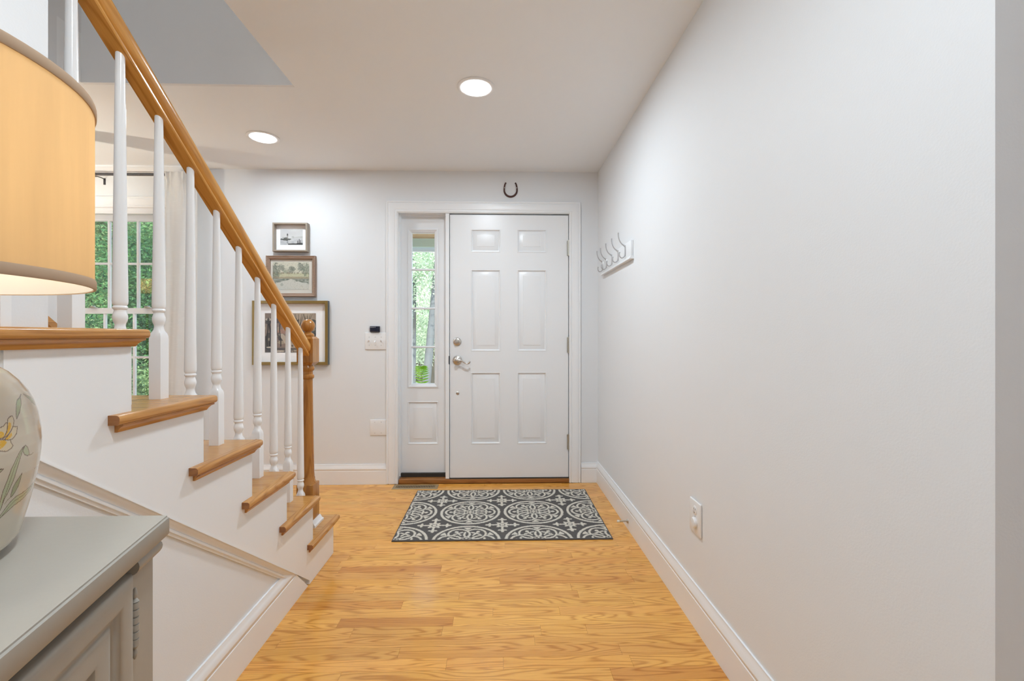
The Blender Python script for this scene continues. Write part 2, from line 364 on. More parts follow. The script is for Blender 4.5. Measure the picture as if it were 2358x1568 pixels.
# keep the floor's children relative to the floor's own origin
for j in range(-5, 35):
    yc = Y_C0+W_ROW*j
    if yc+W_ROW/2 > D+.01: break
    xa = -.9 if yc < 2.36 else -2.25
    xs = list(joints.get(j, []))
    x = xs[0] if xs else random.uniform(-.7, .5)
    lo = x
    while lo > xa:
        lo -= random.uniform(.35, 1.05); xs.append(lo)
    hi = max(xs)
    while hi < XR: hi += random.uniform(.4, 1.1); xs.append(hi)
    xs = sorted(set(round(q, 3) for q in xs))
    for a, b in zip(xs, xs[1:]):
        if b < xa or a > XR: continue
        a2, b2 = max(a, xa-.02), min(b, XR)
        if b2-a2 < .02: continue
        p = plank_box(a2, b2, yc)
        t = random.gauss(1.0, .035); p.color = (min(1.15, t), min(1.15, t*random.gauss(.985, .02)), min(1.1, t*random.gauss(.96, .04)), 1)
        for (jj, xx), c in tones.items():
            if jj == j and (abs(a-xx) < .006 or (xx == -9 and abs(b-joints[j][0]) < .006)): p.color = (*c, 1)
field = MB()
for (x0, x1, y0, y1) in ((-5.2, -2.25, -3.6, D), (-2.25, -.9, -3.6, 2.32), (-.9, 3.7, -3.6, Y_C0-W_ROW*5.5)):
    y = y0
    while y < y1:
        x = x0-random.uniform(0, .8)
        while x < x1:
            ln = random.uniform(.7, 1.4); a, b = max(x, x0), min(x+ln, x1)
            if b-a > .01: field.box(a+.0005, b-.0005, y+.0005, min(y+W_ROW, y1)-.0005, -.004, 0)
            x += ln
        y += W_ROW
tag(field.build('plank_field', FLOORW, fl, smooth=0), kind='stuff')

# ------------------------------------------------------------ walls, ceiling
# back wall with the openings of the entrance and of the dining room window
DX0, DX1, DZ = -0.790, 0.578, 2.130        # entrance rough opening
WX0, WX1, WZ0, WZ1 = -3.36, -2.535, 0.62, 2.145
wb = MB(); yb0, yb1 = D, D+.16
for x0, x1, z0, z1 in ((-5.2, WX0, 0, HC), (WX0, WX1, 0, WZ0), (WX0, WX1, WZ1, HC), (WX1, DX0, 0, HC), (DX0, DX1, DZ, HC), (DX1, XR+.13, 0, HC)):
    wb.box(x0, x1, yb0, yb1, z0, z1)
struct('wall_back', wb, WALL, smooth=0)
struct('wall_right', MB().box(XR, XR+.13, .711, D, 0, HC), WALL, smooth=0)
struct('wall_front_right', MB().box(XR+.13, 3.7, .711, .85, 0, HC), WALL, smooth=0)
struct('wall_rear', MB().box(-.92, 3.7, -3.6, -3.5, 0, HC), WALL, smooth=0)
struct('wall_east', MB().box(3.6, 3.7, -3.5, .711, 0, HC), WALL, smooth=0)
struct('wall_left', MB().box(-5.2, -5.1, -1.2, D, 0, HC).box(-5.1, XL-.12, -1.2, -1.1, 0, HC), WALL, smooth=0)
struct('wall_stair_left', MB().box(XL-.12, XL, -3.6, 2.262, 0, 5.0), WALL, smooth=0)
# wall under and beside the stair
zline = lambda y: .0157+.7155*(2.161-y)
struct('wall_stair_under', MB().prism([(-3.5, 0), (2.16, 0), (2.15, .06), (.832, zline(.832)+.02), (-3.5, zline(.832)+.02)], YZ(0), XW-.1, XW), WALL, smooth=0)
struct('wall_stair_lower', MB().box(-1.02, XS-.004, -3.5, .832, zline(.832)+.02, 6*RISE-TT), WALL, smooth=0)
struct('wall_stair', MB().box(-1.054, -.890, -3.5, .930, 6*RISE+.0005, HC+2.55), WALL, smooth=0)
# upper walls of the stairwell
struct('wall_stairwell_far', MB().box(XL, -1.054, 2.390, 2.4095, HC, 5.0), WALL, smooth=0)
struct('wall_stairwell_side', MB().box(-1.054, -.94, .930, 2.50, HC+.25, 5.0), WALL, smooth=0)
struct('wall_stairwell_rear', MB().box(XL, -1.054, -3.6, -3.5, 0, 5.0), WALL, smooth=0)
struct('wall_stairwell_left', MB().box(XL-.12, XL, 2.262, 2.5, HC+.25, 5.0), WALL, smooth=0)
struct('ceiling_upper', MB().box(XL-.12, -.9, -3.6, 2.5, 5.0, 5.1), CEIL, smooth=0)
ce = MB()
for x0, x1, y0, y1 in ((-1.054, 3.7, .930, D+.16), (-.89, 3.7, -3.6, .930), (-5.2, -1.054, 2.410, D+.16), (-5.2, XL-.12, -1.2, 2.390), (XL-.12, XL, 2.262, 2.409)):
    ce.box(x0, x1, y0, y1, HC, HC+.25)
ceiling = struct('ceiling', ce, CEIL, smooth=0)
struct('wall_partition', MB().box(-2.82, -2.649, 2.90, 3.008, 0, HC), TRIM, smooth=0)

# crown moulding of the dining room, along the window wall
cr = [(0, 0), (.062, 0), (.062, -.010), (.050, -.016), (.040, -.034), (.022, -.044), (.010, -.050), (.010, -.062), (0, -.062)]
struct('trim_1', MB().prism(cr, lambda p, t: (t, D-p[0], HC+p[1]), -5.1, -2.28), TRIM)

# ------------------------------------------------------------ baseboards
bprof = [(0, 0), (0, .016), (.112, .016), (.114, .014), (.118, .014), (.124, .0175), (.132, .0175), (.146, .010), (.156, .008), (.160, .0065), (.165, .0065), (.165, 0)]
bb = [(h, z) for z, h in bprof]        # (out from the wall, height)
struct('baseboard_right', MB().prism(bb, lambda p, t: (XR-p[0], t, p[1]), .711, D), TRIM)
struct('baseboard_back', MB().prism(bb, lambda p, t: (t, D-p[0], p[1]*.93), -2.5, -.867), TRIM)
struct('baseboard_back_right', MB().prism(bb, lambda p, t: (t, D-p[0], p[1]*.93), .657, XR), TRIM)
bl = MB()
n = len(bb)
zc = lambda z: 2.161-(z-.0157)/.7155-.062      # where the sloping cap cuts the baseboard
vsA = [(XW+p[0], -3.4, p[1]) for p in bb]; vsB = [(XW+p[0], min(2.14, zc(p[1])+.058), p[1]) for p in bb]
bl.add(vsA+vsB, [tuple(range(n)), tuple(range(2*n-1, n-1, -1))]+[(i, (i+1) % n, n+(i+1) % n, n+i) for i in range(n)])
struct('baseboard_left', bl, TRIM)

# ------------------------------------------------------------ staircase
stair = thing('staircase', (-1.5, 1.6, 0), 'white staircase with golden oak treads rising to the left', 'staircase')
# skirt board (open stringer)
poly = [(2.1515, 0.0015), (Yr(1), 0.0015), (Yr(1), RISE-TT)]
for i in range(2, 7):
    poly += [(Yr(i), RISE*(i-1)-TT), (Yr(i), RISE*i-TT)]
poly += [(.832, 6*RISE-TT), (.832, zline(.832)), (2.1515, zline(2.1515)-.003)]
MB().prism(poly, YZ(0), XS-.018, XS).build('stringer', TRIM, stair)
for i in range(1, 8):
    MB().box(XL, XS-.0005, Yr(i)-.018, Yr(i), RISE*(i-1)+(.0 if i > 1 else .002), RISE*i-TT).build('riser', TRIM, stair)
def nose():
    q = .0082; c = .01125-q; A_ = [-PI/2+PI/2*k/4 for k in range(5)]
    return [(c+q*math.cos(a), -c+q*math.sin(a)) for a in A_]+[(c+q*math.cos(a+PI/2), c+q*math.sin(a+PI/2)) for a in A_]
for i in range(1, 7):
    z1 = RISE*i; z0 = z1-TT; yf = Yn(i); yb = Yr(i+1)
    ye = yb-.066                               # rear end of the return nosing
    # tread board
    ns = nose(); prof = [(yb-.018, z0)]+[(yf-.01125+a, z0+.01125+b) for a, b in ns]+[(yb-.018, z1)]
    t = MB().prism(prof, lambda p, t: (t, p[0], p[1]), XL+.001, XN-.02925)
    t.build('tread', OAKX, stair, origin=((XL+XN)/2, (yf+yb)/2, z0))
    tr = bpy.context.scene.objects[-1] if False else None
    # return nosing with a rounded corner at the front and a mitred joint
    rp = [(0.0, z0)]+[(.018+a, z0+.01125+b) for a, b in ns]+[(0.0, z1)]
    mb = MB(); xb = XN-.02925
    rows = []
    ends = [(ye, 1.0)] + [(yf-.01125, 1.0)] + [(yf-.01125+.01125*math.sin(q), math.cos(q)) for q in (PI/8, PI/4, 3*PI/8, PI/2*.97)]
    K = len(rp); vs = []
    for yy, sc_ in ends:
        for px_, pz_ in rp:
            w_ = px_ if px_ <= .018 else .018+(px_-.018)*sc_
            if sc_ < 1: pz_ = z0+.01125+(pz_-z0-.01125)*(.35+.65*sc_) if px_ > .018 else pz_; 
            vs.append((xb+w_, yy, pz_))
    fs = [(a*K+q, a*K+(q+1) % K, (a+1)*K+(q+1) % K, (a+1)*K+q) for a in range(len(ends)-1) for q in range(K)]
    fs += [tuple(range(K))[::-1], tuple((len(ends)-1)*K+q for q in range(K))]
    mb.add(vs, fs[:-2]).add([vs[q] for q in range(K)], [tuple(range(K))[::-1]], 1).add(vs[-K:], [tuple(range(K))]); mb.build('return_nosing', [OAKY, OAKEND], stair, origin=(xb, (yf+ye)/2, z0))
    # scotia moulding under the return and under the front nosing
    scq = [(0, 0), (.020, 0), (.020, -.004), (.014, -.007), (.009, -.013), (.006, -.019), (0, -.019)]
    mb = MB(); path = [(XS, ye+.018), (XS, Yr(i)), (XL+.02, Yr(i))]
    mb.sweep(path, [(-o, h) for o, h in scq], XY(z0))
    mb.build('scotia', OAKY, stair, origin=(XS, (yf+ye)/2, z0-.02))
# sloping cap moulding under the skirt board
capp = [(0, 0), (0, .021), (-.0035, .021), (-.0042, .0165), (-.0075, .0160), (-.0115, .0125), (-.0155, .0085), (-.019, .0065), (-.0195, .0045), (-.0225, .0045), (-.0235, .0105), (-.0285, .0105), (-.030, .0065), (-.036, .0055), (-.036, 0)]
y0c, y1c = -.6, 2.135
y1c = 2.005
MB().sweep([(y1c, zline(y1c)), (.83, zline(.83)), (-.6, zline(-.6))], [(-a, b) for a, b in capp], YZ(XW),
           endn=[(-.0, -1.0) if False else None, None]).build('sloping_cap_moulding', TRIM, stair)
# wall rail on the left wall of the stair
wr = [(0, 0), (.045, 0), (.050, .008), (.050, .045), (.04, .055), (0.01, .055), (0, .045)]
MB().prism(wr, lambda p, t: (XL+.03+p[0], t, 1.118+p[1]-.80*(t-2.24)), 1.0, 2.255).build('wall_handrail', OAKY, stair)
MB().prism([(0, 0), (.03, 0), (.03, .02), (0, .02)], lambda p, t: (XL+p[0], t, 1.138+p[1]-.80*(t-2.1)), 2.09, 2.11).build('rail_bracket', BLACKM, stair)

# ------------------------------------------------------------ balustrade
XB = -.968
bal = thing('balustrade', (XB, 1.7, RISE), 'oak handrail on turned white balusters ending at a ball-topped newel post', 'railing')
zb = lambda y: 1.077-SLOPE*(y-2.295)
# handrail: section across the rail (x, z above the bottom line)
hp = [(-.020, 0), (.020, 0), (.0225, .003), (.0225, .008), (.018, .012), (.0175, .017), (.024, .022), (.0285, .030), (.0300, .042), (.0285, .053), (.022, .063), (.011, .0695), (0, .0715)]
hp = hp+[(-x, z) for x, z in hp[::-1][1:-1] if not (x, z) == (-.02, 0)]
hp = [(x, z*1.08) for x, z in hp]
MB().prism(hp, lambda p, t: (XB+p[0], t, zb(t)+p[1]), 2.326, .932).build('handrail', RAILW, bal, origin=(XB, 1.6, zb(1.6)))
# orient grain of the rail along its slope: rotate the object's mesh frame
def baluster(y, tread, first=None):
    z0 = RISE*tread; zt = zb(y)
    mb = MB(); h = .0162
    mb.add([(XB-h, y-h, z0), (XB+h, y-h, z0), (XB+h, y+h, z0), (XB-h, y+h, z0), (XB-h, y-h, z0+.168), (XB+h, y-h, z0+.168), (XB+h, y+h, z0+.168), (XB-h, y+h, z0+.168)],
           [(0, 3, 2, 1), (0, 1, 5, 4), (1, 2, 6, 5), (2, 3, 7, 6), (3, 0, 4, 7)])
    # square to round transition
    seg = 24; ring = []
    def sq(a, s_, k):      # k=0 square, 1 round
        c, s2 = math.cos(a), math.sin(a); m = s_/max(abs(c), abs(s2)); return m*(1-k)+s_*k
    rows = [(.168, h, 0), (.177, h, .10), (.185, h*.97, .38), (.191, h*.90, .75), (.196, .0130, 1), (.202, .0118, 1), (.206, .0112, 1), (.211, .0122, 1), (.218, .0150, 1), (.225, .0164, 1), (.232, .0158, 1), (.238, .0140, 1),
            (.2425, .0126, 1), (.246, .0128, 1), (.2485, .0156, 1), (.2520, .0164, 1), (.2545, .0152, 1), (.2562, .0138, 1), (.2585, .0150, 1), (.262, .0164, 1), (.268, .0168, 1)]
    H = zt+.004-z0
    for q in range(1, 12):
        t = q/11; rows.append((.268+(H-.268)*t, .0168+(.0102-.0168)*t**.9, 1))
    vs = []
    for zz, r, k in rows:
        for q in range(seg):
            a = 2*PI*q/seg; rr = sq(a, r, k)
            zz2 = zz
            if zz >= H-1e-6: zz2 = zz-SLOPE*rr*math.sin(a)+.002
            vs.append((XB+rr*math.cos(a), y+rr*math.sin(a), z0+zz2))
    fs = [(i*seg+q, i*seg+(q+1) % seg, (i+1)*seg+(q+1) % seg, (i+1)*seg+q) for i in range(len(rows)-1) for q in range(seg)]
    fs.append(tuple((len(rows)-1)*seg+q for q in range(seg)))
    mb.add(vs, fs)
    return mb.build('baluster', BALW, bal, origin=(XB, y, z0), smooth=28)
for k, (y, t) in enumerate([(1.0655, 6), (1.200, 5), (1.3345, 5), (1.469, 4), (1.6035, 4), (1.738, 3), (1.8725, 3), (2.007, 2), (2.1415, 2), (2.276, 1)]):
    baluster(y, t)
# newel post
YNW = 2.365
nw = MB(); h = .0415
nw.box(XB-h, XB+h, YNW-h, YNW+h, RISE, .405, bev=.002)
def sqtop(mb, z0, z1, h0, r1):      # chamfered transition
    mb.lathe([(h0*1.02, z0), (r1, z1)], (XB, YNW, 0), 28)
nw.lathe([(.040, .405), (.038, .412), (.034, .420), (.0335, .432), (.0315, .437), (.0310, .445), (.0300, .46), (.0268, .60), (.0245, .75), (.0228, .88), (.0225, .925), (.0225, .935), (.0285, .940), (.0300, .948), (.0285, .956), (.0235, .960),
          (.0235, .975), (.0300, .982), (.0315, .990), (.0300, .998), (.026, 1.004), (.026, 1.012)], (XB, YNW, 0), 36)
hb = .0402; ch = .012
nw.add([(XB+sx*q, YNW+sy*q, z) for z, q in ((1.008, hb-ch), (1.022, hb), (1.140, hb), (1.152, hb-ch)) for sx, sy in ((-1, -1), (1, -1), (1, 1), (-1, 1))],
       [(3, 2, 1, 0)]+[(a*4+q, a*4+(q+1) % 4, (a+1)*4+(q+1) % 4, (a+1)*4+q) for a in range(3) for q in range(4)]+[(12, 13, 14, 15)])
nw.lathe([(.026, 1.148), (.0295, 1.154), (.0305, 1.160), (.0280, 1.166), (.020, 1.170), (.0165, 1.174), (.0165, 1.177)], (XB, YNW, 0), 32)
bp_ = [(.034*math.sin(a), 1.207-.034*math.cos(a)) for a in [math.radians(x) for x in (28, 38, 48, 58, 68, 79, 90, 101, 112, 124, 136, 148, 160, 172)]]
nw.lathe([(.0165, 1.176)]+bp_, (XB, YNW, 0), 36)
newel = nw.build('newel_post', OAKZ, bal, origin=(XB, YNW, RISE), smooth=40)
sm = MB(); o_ = h; rr_ = [(0, 0), (.016, 0), (.016, .010), (.010, .016), (.006, .028), (.003, .034), (0, .034)]
sm.sweep([(XB+o_, YNW-o_-.014), (XB+o_, YNW+o_), (XB-o_, YNW+o_)], [(-a, b) for a, b in rr_], XY(RISE))
so = sm.build('shoe_moulding', TRIM, newel); so['label'] = 'white shoe moulding at the newel foot'

# ------------------------------------------------------------ front door, sidelight, casing
casp = [(0, 0), (0, .012), (.004, .016), (.012, .0165), (.016, .012), (.019, .012), (.022, .015), (.026, .0165), (.060, .0185), (.066, .018), (.069, .013), (.073, .013), (.076, .017), (.083, .019), (.0865, .017), (.0865, 0)]
cas = MB().sweep([(.5665, .002), (.5665, 2.1205), (-.7805, 2.1205), (-.7805, .002)], [(-o, h) for o, h in casp], XZf(D))
struct('trim_2', cas, TRIM, label='moulded white casing round the entrance door and its sidelight')
# jambs (fill the depth of the opening), mullion, head
jm = MB()
jm.box(-.79, -.7805+.004, D-.012, D+.16, 0, 2.13).box(.5665-.003, .578, D-.012, D+.16, 0, 2.13).box(-.79, .578, D-.012, D+.16, 2.1175, 2.132)
jm.box(-.7765, -.770, D+.045, D+.085, .045, 2.12).box(-.77, -.41, D+.055, D+.085, 2.108, 2.1175)
jm.box(-.4085, -.3790, D-.004, D+.15, .036, 2.1175, bev=.002)
jm.box(-.4150, -.4085, D+.05, D+.09, .045, 2.11)
jm.box(.545, .5665, D+.052, D+.07, .03, 2.12).box(-.380, -.362, D+.052, D+.07, .03, 2.12).box(-.38, .5665, D+.052, D+.07, 2.095, 2.12)
struct('trim_3', jm, TRIM, smooth=0, label='white door frame and post between sidelight and door')
struct('trim_4', MB().box(-.772, .5635, D-.012, D+.06, 0, .033, bev=.003), THRW, label='dark oak threshold under the door')
struct('trim_5', MB().box(-.770, -.41, D+.062, D+.10, .02, .060).box(-.379, .5635, D-.004, D+.12, .0325, .0385), DARKGAP, smooth=0, label='dark sill strip under sidelight and door')

def relief(mb, rects, x0, x1, z0, z1, yf, prof, thick, fill=True):
    """flat board facing -Y at y=yf with moulded sunk panels; prof: (inset, depth) loops"""
    xs = sorted(set([x0, x1]+[q for r in rects for q in r[:2]])); zs = sorted(set([z0, z1]+[q for r in rects for q in r[2:]]))
    for a, b in zip(xs, xs[1:]):
        for c, d in zip(zs, zs[1:]):
            mx_, mz_ = (a+b)/2, (c+d)/2
            if any(r[0] < mx_ < r[1] and r[2] < mz_ < r[3] for r in rects): continue
            mb.add([(a, yf, c), (b, yf, c), (b, yf, d), (a, yf, d)], [(0, 1, 2, 3)])
    # the sides
    mb.add([(x0,yf,z0),(x1,yf,z0),(x1,yf,z1),(x0,yf,z1),(x0,yf+thick,z0),(x1,yf+thick,z0),(x1,yf+thick,z1),(x0,yf+thick,z1)], [(0,4,5,1),(1,5,6,2),(2,6,7,3),(3,7,4,0)]+([(4,7,6,5)] if fill else []))
    for r in rects: panel(mb, r, yf, prof, fill)
def panel(mb, r, yf, prof, fill=True):
    vs = []
    for ins, dp in prof:
        a, b, c, d = r[0]+ins, r[1]-ins, r[2]+ins, r[3]-ins
        vs += [(a, yf+dp, c), (b, yf+dp, c), (b, yf+dp, d), (a, yf+dp, d)]
    n = len(prof); fs = [(i*4+q, i*4+(q+1) % 4, (i+1)*4+(q+1) % 4, (i+1)*4+q) for i in range(n-1) for q in range(4)]
    if fill: fs.append(tuple((n-1)*4+q for q in range(4)))
    mb.add(vs, fs)
ppf = [(0, 0), (.002, -.0022), (.006, -.0018), (.009, .002), (.011, .0095), (.016, .0105), (.019, .0090), (.044, .0035), (.0465, .0030), (.0475, .0008), (.050, .0005)]
door = thing('door_1', (.09, D, 0), 'white six-panel entrance door with nickel lever', None); door['kind'] = 'structure'
PX = ((-.2105, .0236), (.1534, .3870)); PZ = ((1.8125, 1.995), (1.0350, 1.6775), (.3045, .8693))
rects = [(a, b, c, d) for a, b in PX for c, d in PZ]
ds = MB(); relief(ds, [], -.3745, .5585, .0405, 2.1075, D+.0060, ppf, .042)
# door slab as skin with cut-outs
ds = MB(); relief(ds, rects, -.3745, .5585, .0405, 2.1075, D+.0060, ppf, .042)
slab = ds.build('slab', DOORW, door, smooth=20, recalc=False)
def hinge(z0, z1):
    m = MB(); x = .5615; y = D-.004
    m.lathe([(.0065, z0), (.0065, z1)], (x, y, 0), 14)
    for k in range(5): m.lathe([(.0072, z0+.003+k*(z1-z0)/5), (.0072, z0-.003+(k+1)*(z1-z0)/5)], (x, y, 0), 14)
    m.lathe([(.004, z0-.006), (.0055, z0-.002), (.0055, z0)], (x, y, 0), 12).lathe([(.0055, z1), (.0055, z1+.002), (.004, z1+.006)], (x, y, 0), 12)
    m.box(x-.013, x, y+.002, y+.0115, z0, z1)
    return m.build('hinge', HINGE, door)
for z0, z1 in ((1.789, 1.906), (1.026, 1.143), (.260, .377)): hinge(z0, z1)
yf = D+.006
db = MB().lathe([(.0325, 0), (.0325, -.004), (.030, -.008), (.024, -.011), (.014, -.0125)], (-.3172, yf, 1.1089), 36, 'y').build('deadbolt', NICKEL, door)
th = MB(); ca, sa = math.cos(.35), math.sin(.35)
th.add([(-.3172+a*ca-b*sa, yf+y, 1.1089+a*sa+b*ca) for y in (-.010, -.034) for a, b in ((-.016, -.004), (.016, -.004), (.016, .004), (-.016, .004))],
       [(3,2,1,0),(4,5,6,7),(0,1,5,4),(1,2,6,5),(2,3,7,6),(3,0,4,7)])
th.build('thumb_turn', NICKEL, db, smooth=0)
lv = MB().lathe([(.0365, 0), (.0365, -.005), (.034, -.009), (.024, -.011), (.020, -.015), (.013, -.018), (.013, -.040), (.016, -.043), (.016, -.050), (.010, -.053)], (-.3172, yf, .9638), 36, 'y')
lever = lv.build('lever_handle', NICKEL, door)
pts = [(-.3172, .9660), (-.300, .9670), (-.280, .9610), (-.262, .9500), (-.246, .9415), (-.232, .9400), (-.2215, .9450), (-.2175, .9520), (-.2172, .9570), (-.2172, .9600)]
MB().tube([(x, yf-.045, z) for x, z in pts], [.0085, .0075, .0065, .006,   .0055, .0055, .0058, .0066, .0058, .0020], 14, sub=4).build('lever', NICKEL, lever)
MB().lathe([(.0125, 0), (.0125, -.003), (.009, -.006), (.004, -.007)], (-.3138, yf, .7059), 24, 'y').build('plug', NICKEL, door)
lp = MB().box(-.3835, -.3775, D-.006, D-.001, .934, .998, bev=.001).build('strike_plate', BLACKM, door)

# sidelight panel: window_2
sl = thing('window_2', (-.59, D+.09, 0), 'narrow white sidelight with four stacked panes left of the door', None); sl['kind'] = 'structure'
YSL = D+.088
m = MB(); gr = (-.7215, -.4760, .7395, 2.0155); lr = (-.7225, -.4765, .2855, .6300)
relief(m, [gr, lr], -.772, -.4085, .060, 2.112, YSL, ppf, .05, fill=False)
# remake: relief with separate profiles
m = MB()
relief(m, [lr], -.772, -.4085, .060, .700, YSL, ppf, .02)
m.add([(-.772, YSL, .700), (-.7215, YSL, .700), (-.7215, YSL, 2.112), (-.772, YSL, 2.112)], [(0, 1, 2, 3)])
m.add([(-.4760, YSL, .700), (-.4085, YSL, .700), (-.4085, YSL, 2.112), (-.4760, YSL, 2.112)], [(0, 1, 2, 3)])
m.add([(-.7215, YSL, .700), (-.4760, YSL, .700), (-.4760, YSL, .7395), (-.7215, YSL, .7395)], [(0, 1, 2, 3)])
m.add([(-.7215, YSL, 2.0155), (-.4760, YSL, 2.0155), (-.4760, YSL, 2.112), (-.7215, YSL, 2.112)], [(0, 1, 2, 3)])
m.build('sidelight_panel', DOORW, sl, smooth=20, recalc=False)
gf = MB(); gp = [(0, 0), (0, .004), (-.006, .008), (-.010, .008), (-.014, .004), (-.022, .0), (-.030, -.008), (-.032, -.012), (-.032, -.045), (0, -.045)]
gf.sweep([(gr[0], gr[2]), (gr[1], gr[2]), (gr[1], gr[3]), (gr[0], gr[3])], [(-o, h) for o, h in gp], XZf(YSL), closed=True)
gf.build('glazing_frame', DOORW, sl)
zmu = (1.066, 1.3767, 1.6875)
for z in zmu:
    MB().prism([(z-.0085, -.014), (z-.0085, -.009), (z-.004, -.004), (z+.004, -.004), (z+.0085, -.009), (z+.0085, -.014)], lambda p, t: (t, YSL-p[1], p[0]), gr[0]+.028, gr[1]-.028).build('muntin', DOORW, sl)
zz = [.768]+list(zmu)+[1.984]
for a, b in zip(zz, zz[1:]):
    MB().box(gr[0]+.028, gr[1]-.028, YSL+.020, YSL+.024, a, b).build('pane', GLASS, sl, smooth=0)

# dining room window: window_1
wn = thing('window_1', (-2.95, D+.08, .62), 'white double-hung dining room window seen between the balusters', None); wn['kind'] = 'structure'
WXa, WXb = -3.330, -2.566          # sash outer edges
wc = MB().sweep([(WXb+.012, .63), (WXb+.012, 2.1405), (WXa-.012, 2.1405), (WXa-.012, .63)], [(-o, h) for o, h in casp], XZf(D)); wc.build('casing', TRIM, wn)
MB().box(WX0-.06, WX1+.06, D-.045, D+.03, .600, .632, bev=.004).box(WX0-.03, WX1+.03, D-.018, D, .53, .600, bev=.003).build('sill', TRIM, wn)
MB().box(WX0, WXa, D-.004, D+.16, WZ0, 2.145).box(WXb, WX1, D-.004, D+.16, WZ0, 2.145).box(WXa, WXb, D-.004, D+.16, 2.115, 2.145).box(WXa, WXb, D+.02, D+.16, WZ0, .645).box(WXa, WXb, D-.002, D+.028, 2.098, 2.115).build('jamb', TRIM, wn, smooth=0)
def sash(name, y, x0, x1, z0, z1, g0, g1, h0, h1, mx, mz):
    # frame from outer (x0..x1, z0..z1) to glass (g0..g1, h0..h1)
    s = MB()
    s.box(x0, g0, y, y+.034, z0, z1).box(g1, x1, y, y+.034, z0, z1).box(g0, g1, y, y+.034, z0, h0).box(g0, g1, y, y+.034, h1, z1)
    so = s.build(name, TRIM, wn, smooth=0)
    for x in mx: MB().box(x-.0085, x+.0085, y+.004, y+.024, h0, h1, bev=.002).build('muntin', TRIM, so)
    for z in mz: MB().box(g0, g1, y+.005, y+.023, z-.0085, z+.0085, bev=.002).build('muntin', TRIM, so)
    xs = [g0]+list(mx)+[g1]; zs = [h0]+list(mz)+[h1]
    for a, b in zip(xs, xs[1:]):
        for c, d in zip(zs, zs[1:]): MB().box(a, b, y+.0145, y+.0175, c, d).build('pane', GLASS, so, smooth=0)
sash('upper_sash', D+.076, WXa, WXb, 1.330, 2.108, -3.285, -2.612, 1.372, 2.060, (-3.061, -2.837), (1.7240,))
sash('lower_sash', D+.036, WXa, WXb, .645, 1.372, -3.285, -2.610, .685, 1.3290, (-3.061, -2.836), (.9878,))
for x in (-3.135, -2.72):
    MB().box(x-.024, x+.024, D+.020, D+.040, 1.372, 1.378, bev=.001).lathe([(.011, 1.378), (.011, 1.386), (.006, 1.390)], (x, D+.034, 0), 14).box(x-.018, x+.012, D+.016, D+.030, 1.380, 1.386, bev=.002).build('sash_lock', HINGE, wn)

# ------------------------------------------------------------ curtain and rod
rod = thing('curtain_rod', (-2.95, 3.52, 2.3), 'black curtain rod on brackets above the dining room window', 'curtain rod')
MB().tube([(-3.62, 3.52, 2.370), (-3.02, 3.52, 2.3705)], .0115, 16).build('rod_tube', BLACKM, rod)
MB().tube([(-3.03, 3.52, 2.3705), (-2.28, 3.52, 2.3712)], .0095, 16).build('rod_tube', BLACKM, rod)
MB().lathe([(.010, 0), (.017, .012), (.019, .025), (.014, .036), (.004, .042)], (-2.28, 3.52, 2.3712), 18, 'x').build('finial', BLACKM, rod)
def bracket(x, yb=0):
    b = MB()
    b.box(x-.007, x+.007, D-.004, D, 2.318, 2.368, bev=.0008)
    b.tube([(x, D-.003, 2.360), (x, D-.03, 2.363), (x-.004, 3.545, 2.362), (x-.006, 3.53, 2.356), (x-.006, 3.515+yb*.4, 2.354), (x-.006, 3.502+yb, 2.362), (x-.006, 3.500+yb, 2.374)], .0035, 8)
    return b.build('bracket', BLACKM, rod)
bracket(-3.024); bracket(-2.42, .012)
# curtain: gathered cloth
cn, cz = 150, 60; ct = MB(); vs = []
for j in range(cz+1):
    z = 2.385-(2.385-.03)*j/cz; tz = j/cz
    for i in range(cn+1):
        s_ = i/cn
        wdt = .235-.006*math.sin(tz*3)+.0*tz
        x = -2.492+.010*math.sin(tz*5)-tz*.016+s_*wdt
        am = .006+.009*min(1, tz*3)
        ph = s_*2*PI*1.15+.5
        pinch = math.exp(-((z-2.30)/.035)**2)
        y = 3.491+am*math.sin(ph+.6*math.sin(tz*2.2))+.0015*math.sin(ph*3.7+tz*4)+.007*math.sin(ph*5+1.5*math.sin(ph))*math.exp(-tz*9)
        if z < 2.36 and z > 2.2: x += .012*pinch*math.sin(ph*2)
        y -= .010*(1 if z > 2.355 else 0)*0
        vs.append((x, y, z))
fs = [(j*(cn+1)+i, j*(cn+1)+i+1, (j+1)*(cn+1)+i+1, (j+1)*(cn+1)+i) for j in range(cz) for i in range(cn)]
ct.add(vs, fs); co_ = ct.build('curtain', CURT, recalc=False, smooth=180)
tag(co_, 'off-white linen curtain hanging at the right side of the dining room window', 'curtain')

# ------------------------------------------------------------ recessed ceiling lights
for k, (x, y, seen, pw_) in enumerate(CANS_AND_FILLS):
    lab = 'recessed round ceiling light nearest the camera' if k == 0 else ('recessed round ceiling light above the stair handrail' if k == 1 else 'added fill light at ceiling height, out of view')
    if not seen: continue
    t = thing('recessed_light', (x, y, HC), ['recessed round ceiling light in front of the entrance door', 'recessed round ceiling light above the three pictures, left of the other'][k], 'ceiling light', 'recessed ceiling lights')
    MB().lathe([(.098, -.0005), (.0985, -.003), (.094, -.006), (.082, -.0065), (.078, -.004), (.072, -.0005)], (x, y, HC), 48, cap=False).build('trim_ring', TRIM, t)
    MB().lathe([(.0725, -.002), (.071, -.010), (.060, -.0125), (.03, -.0135), (.002, -.0138)], (x, y, HC), 48).build('lens', LENS, t)

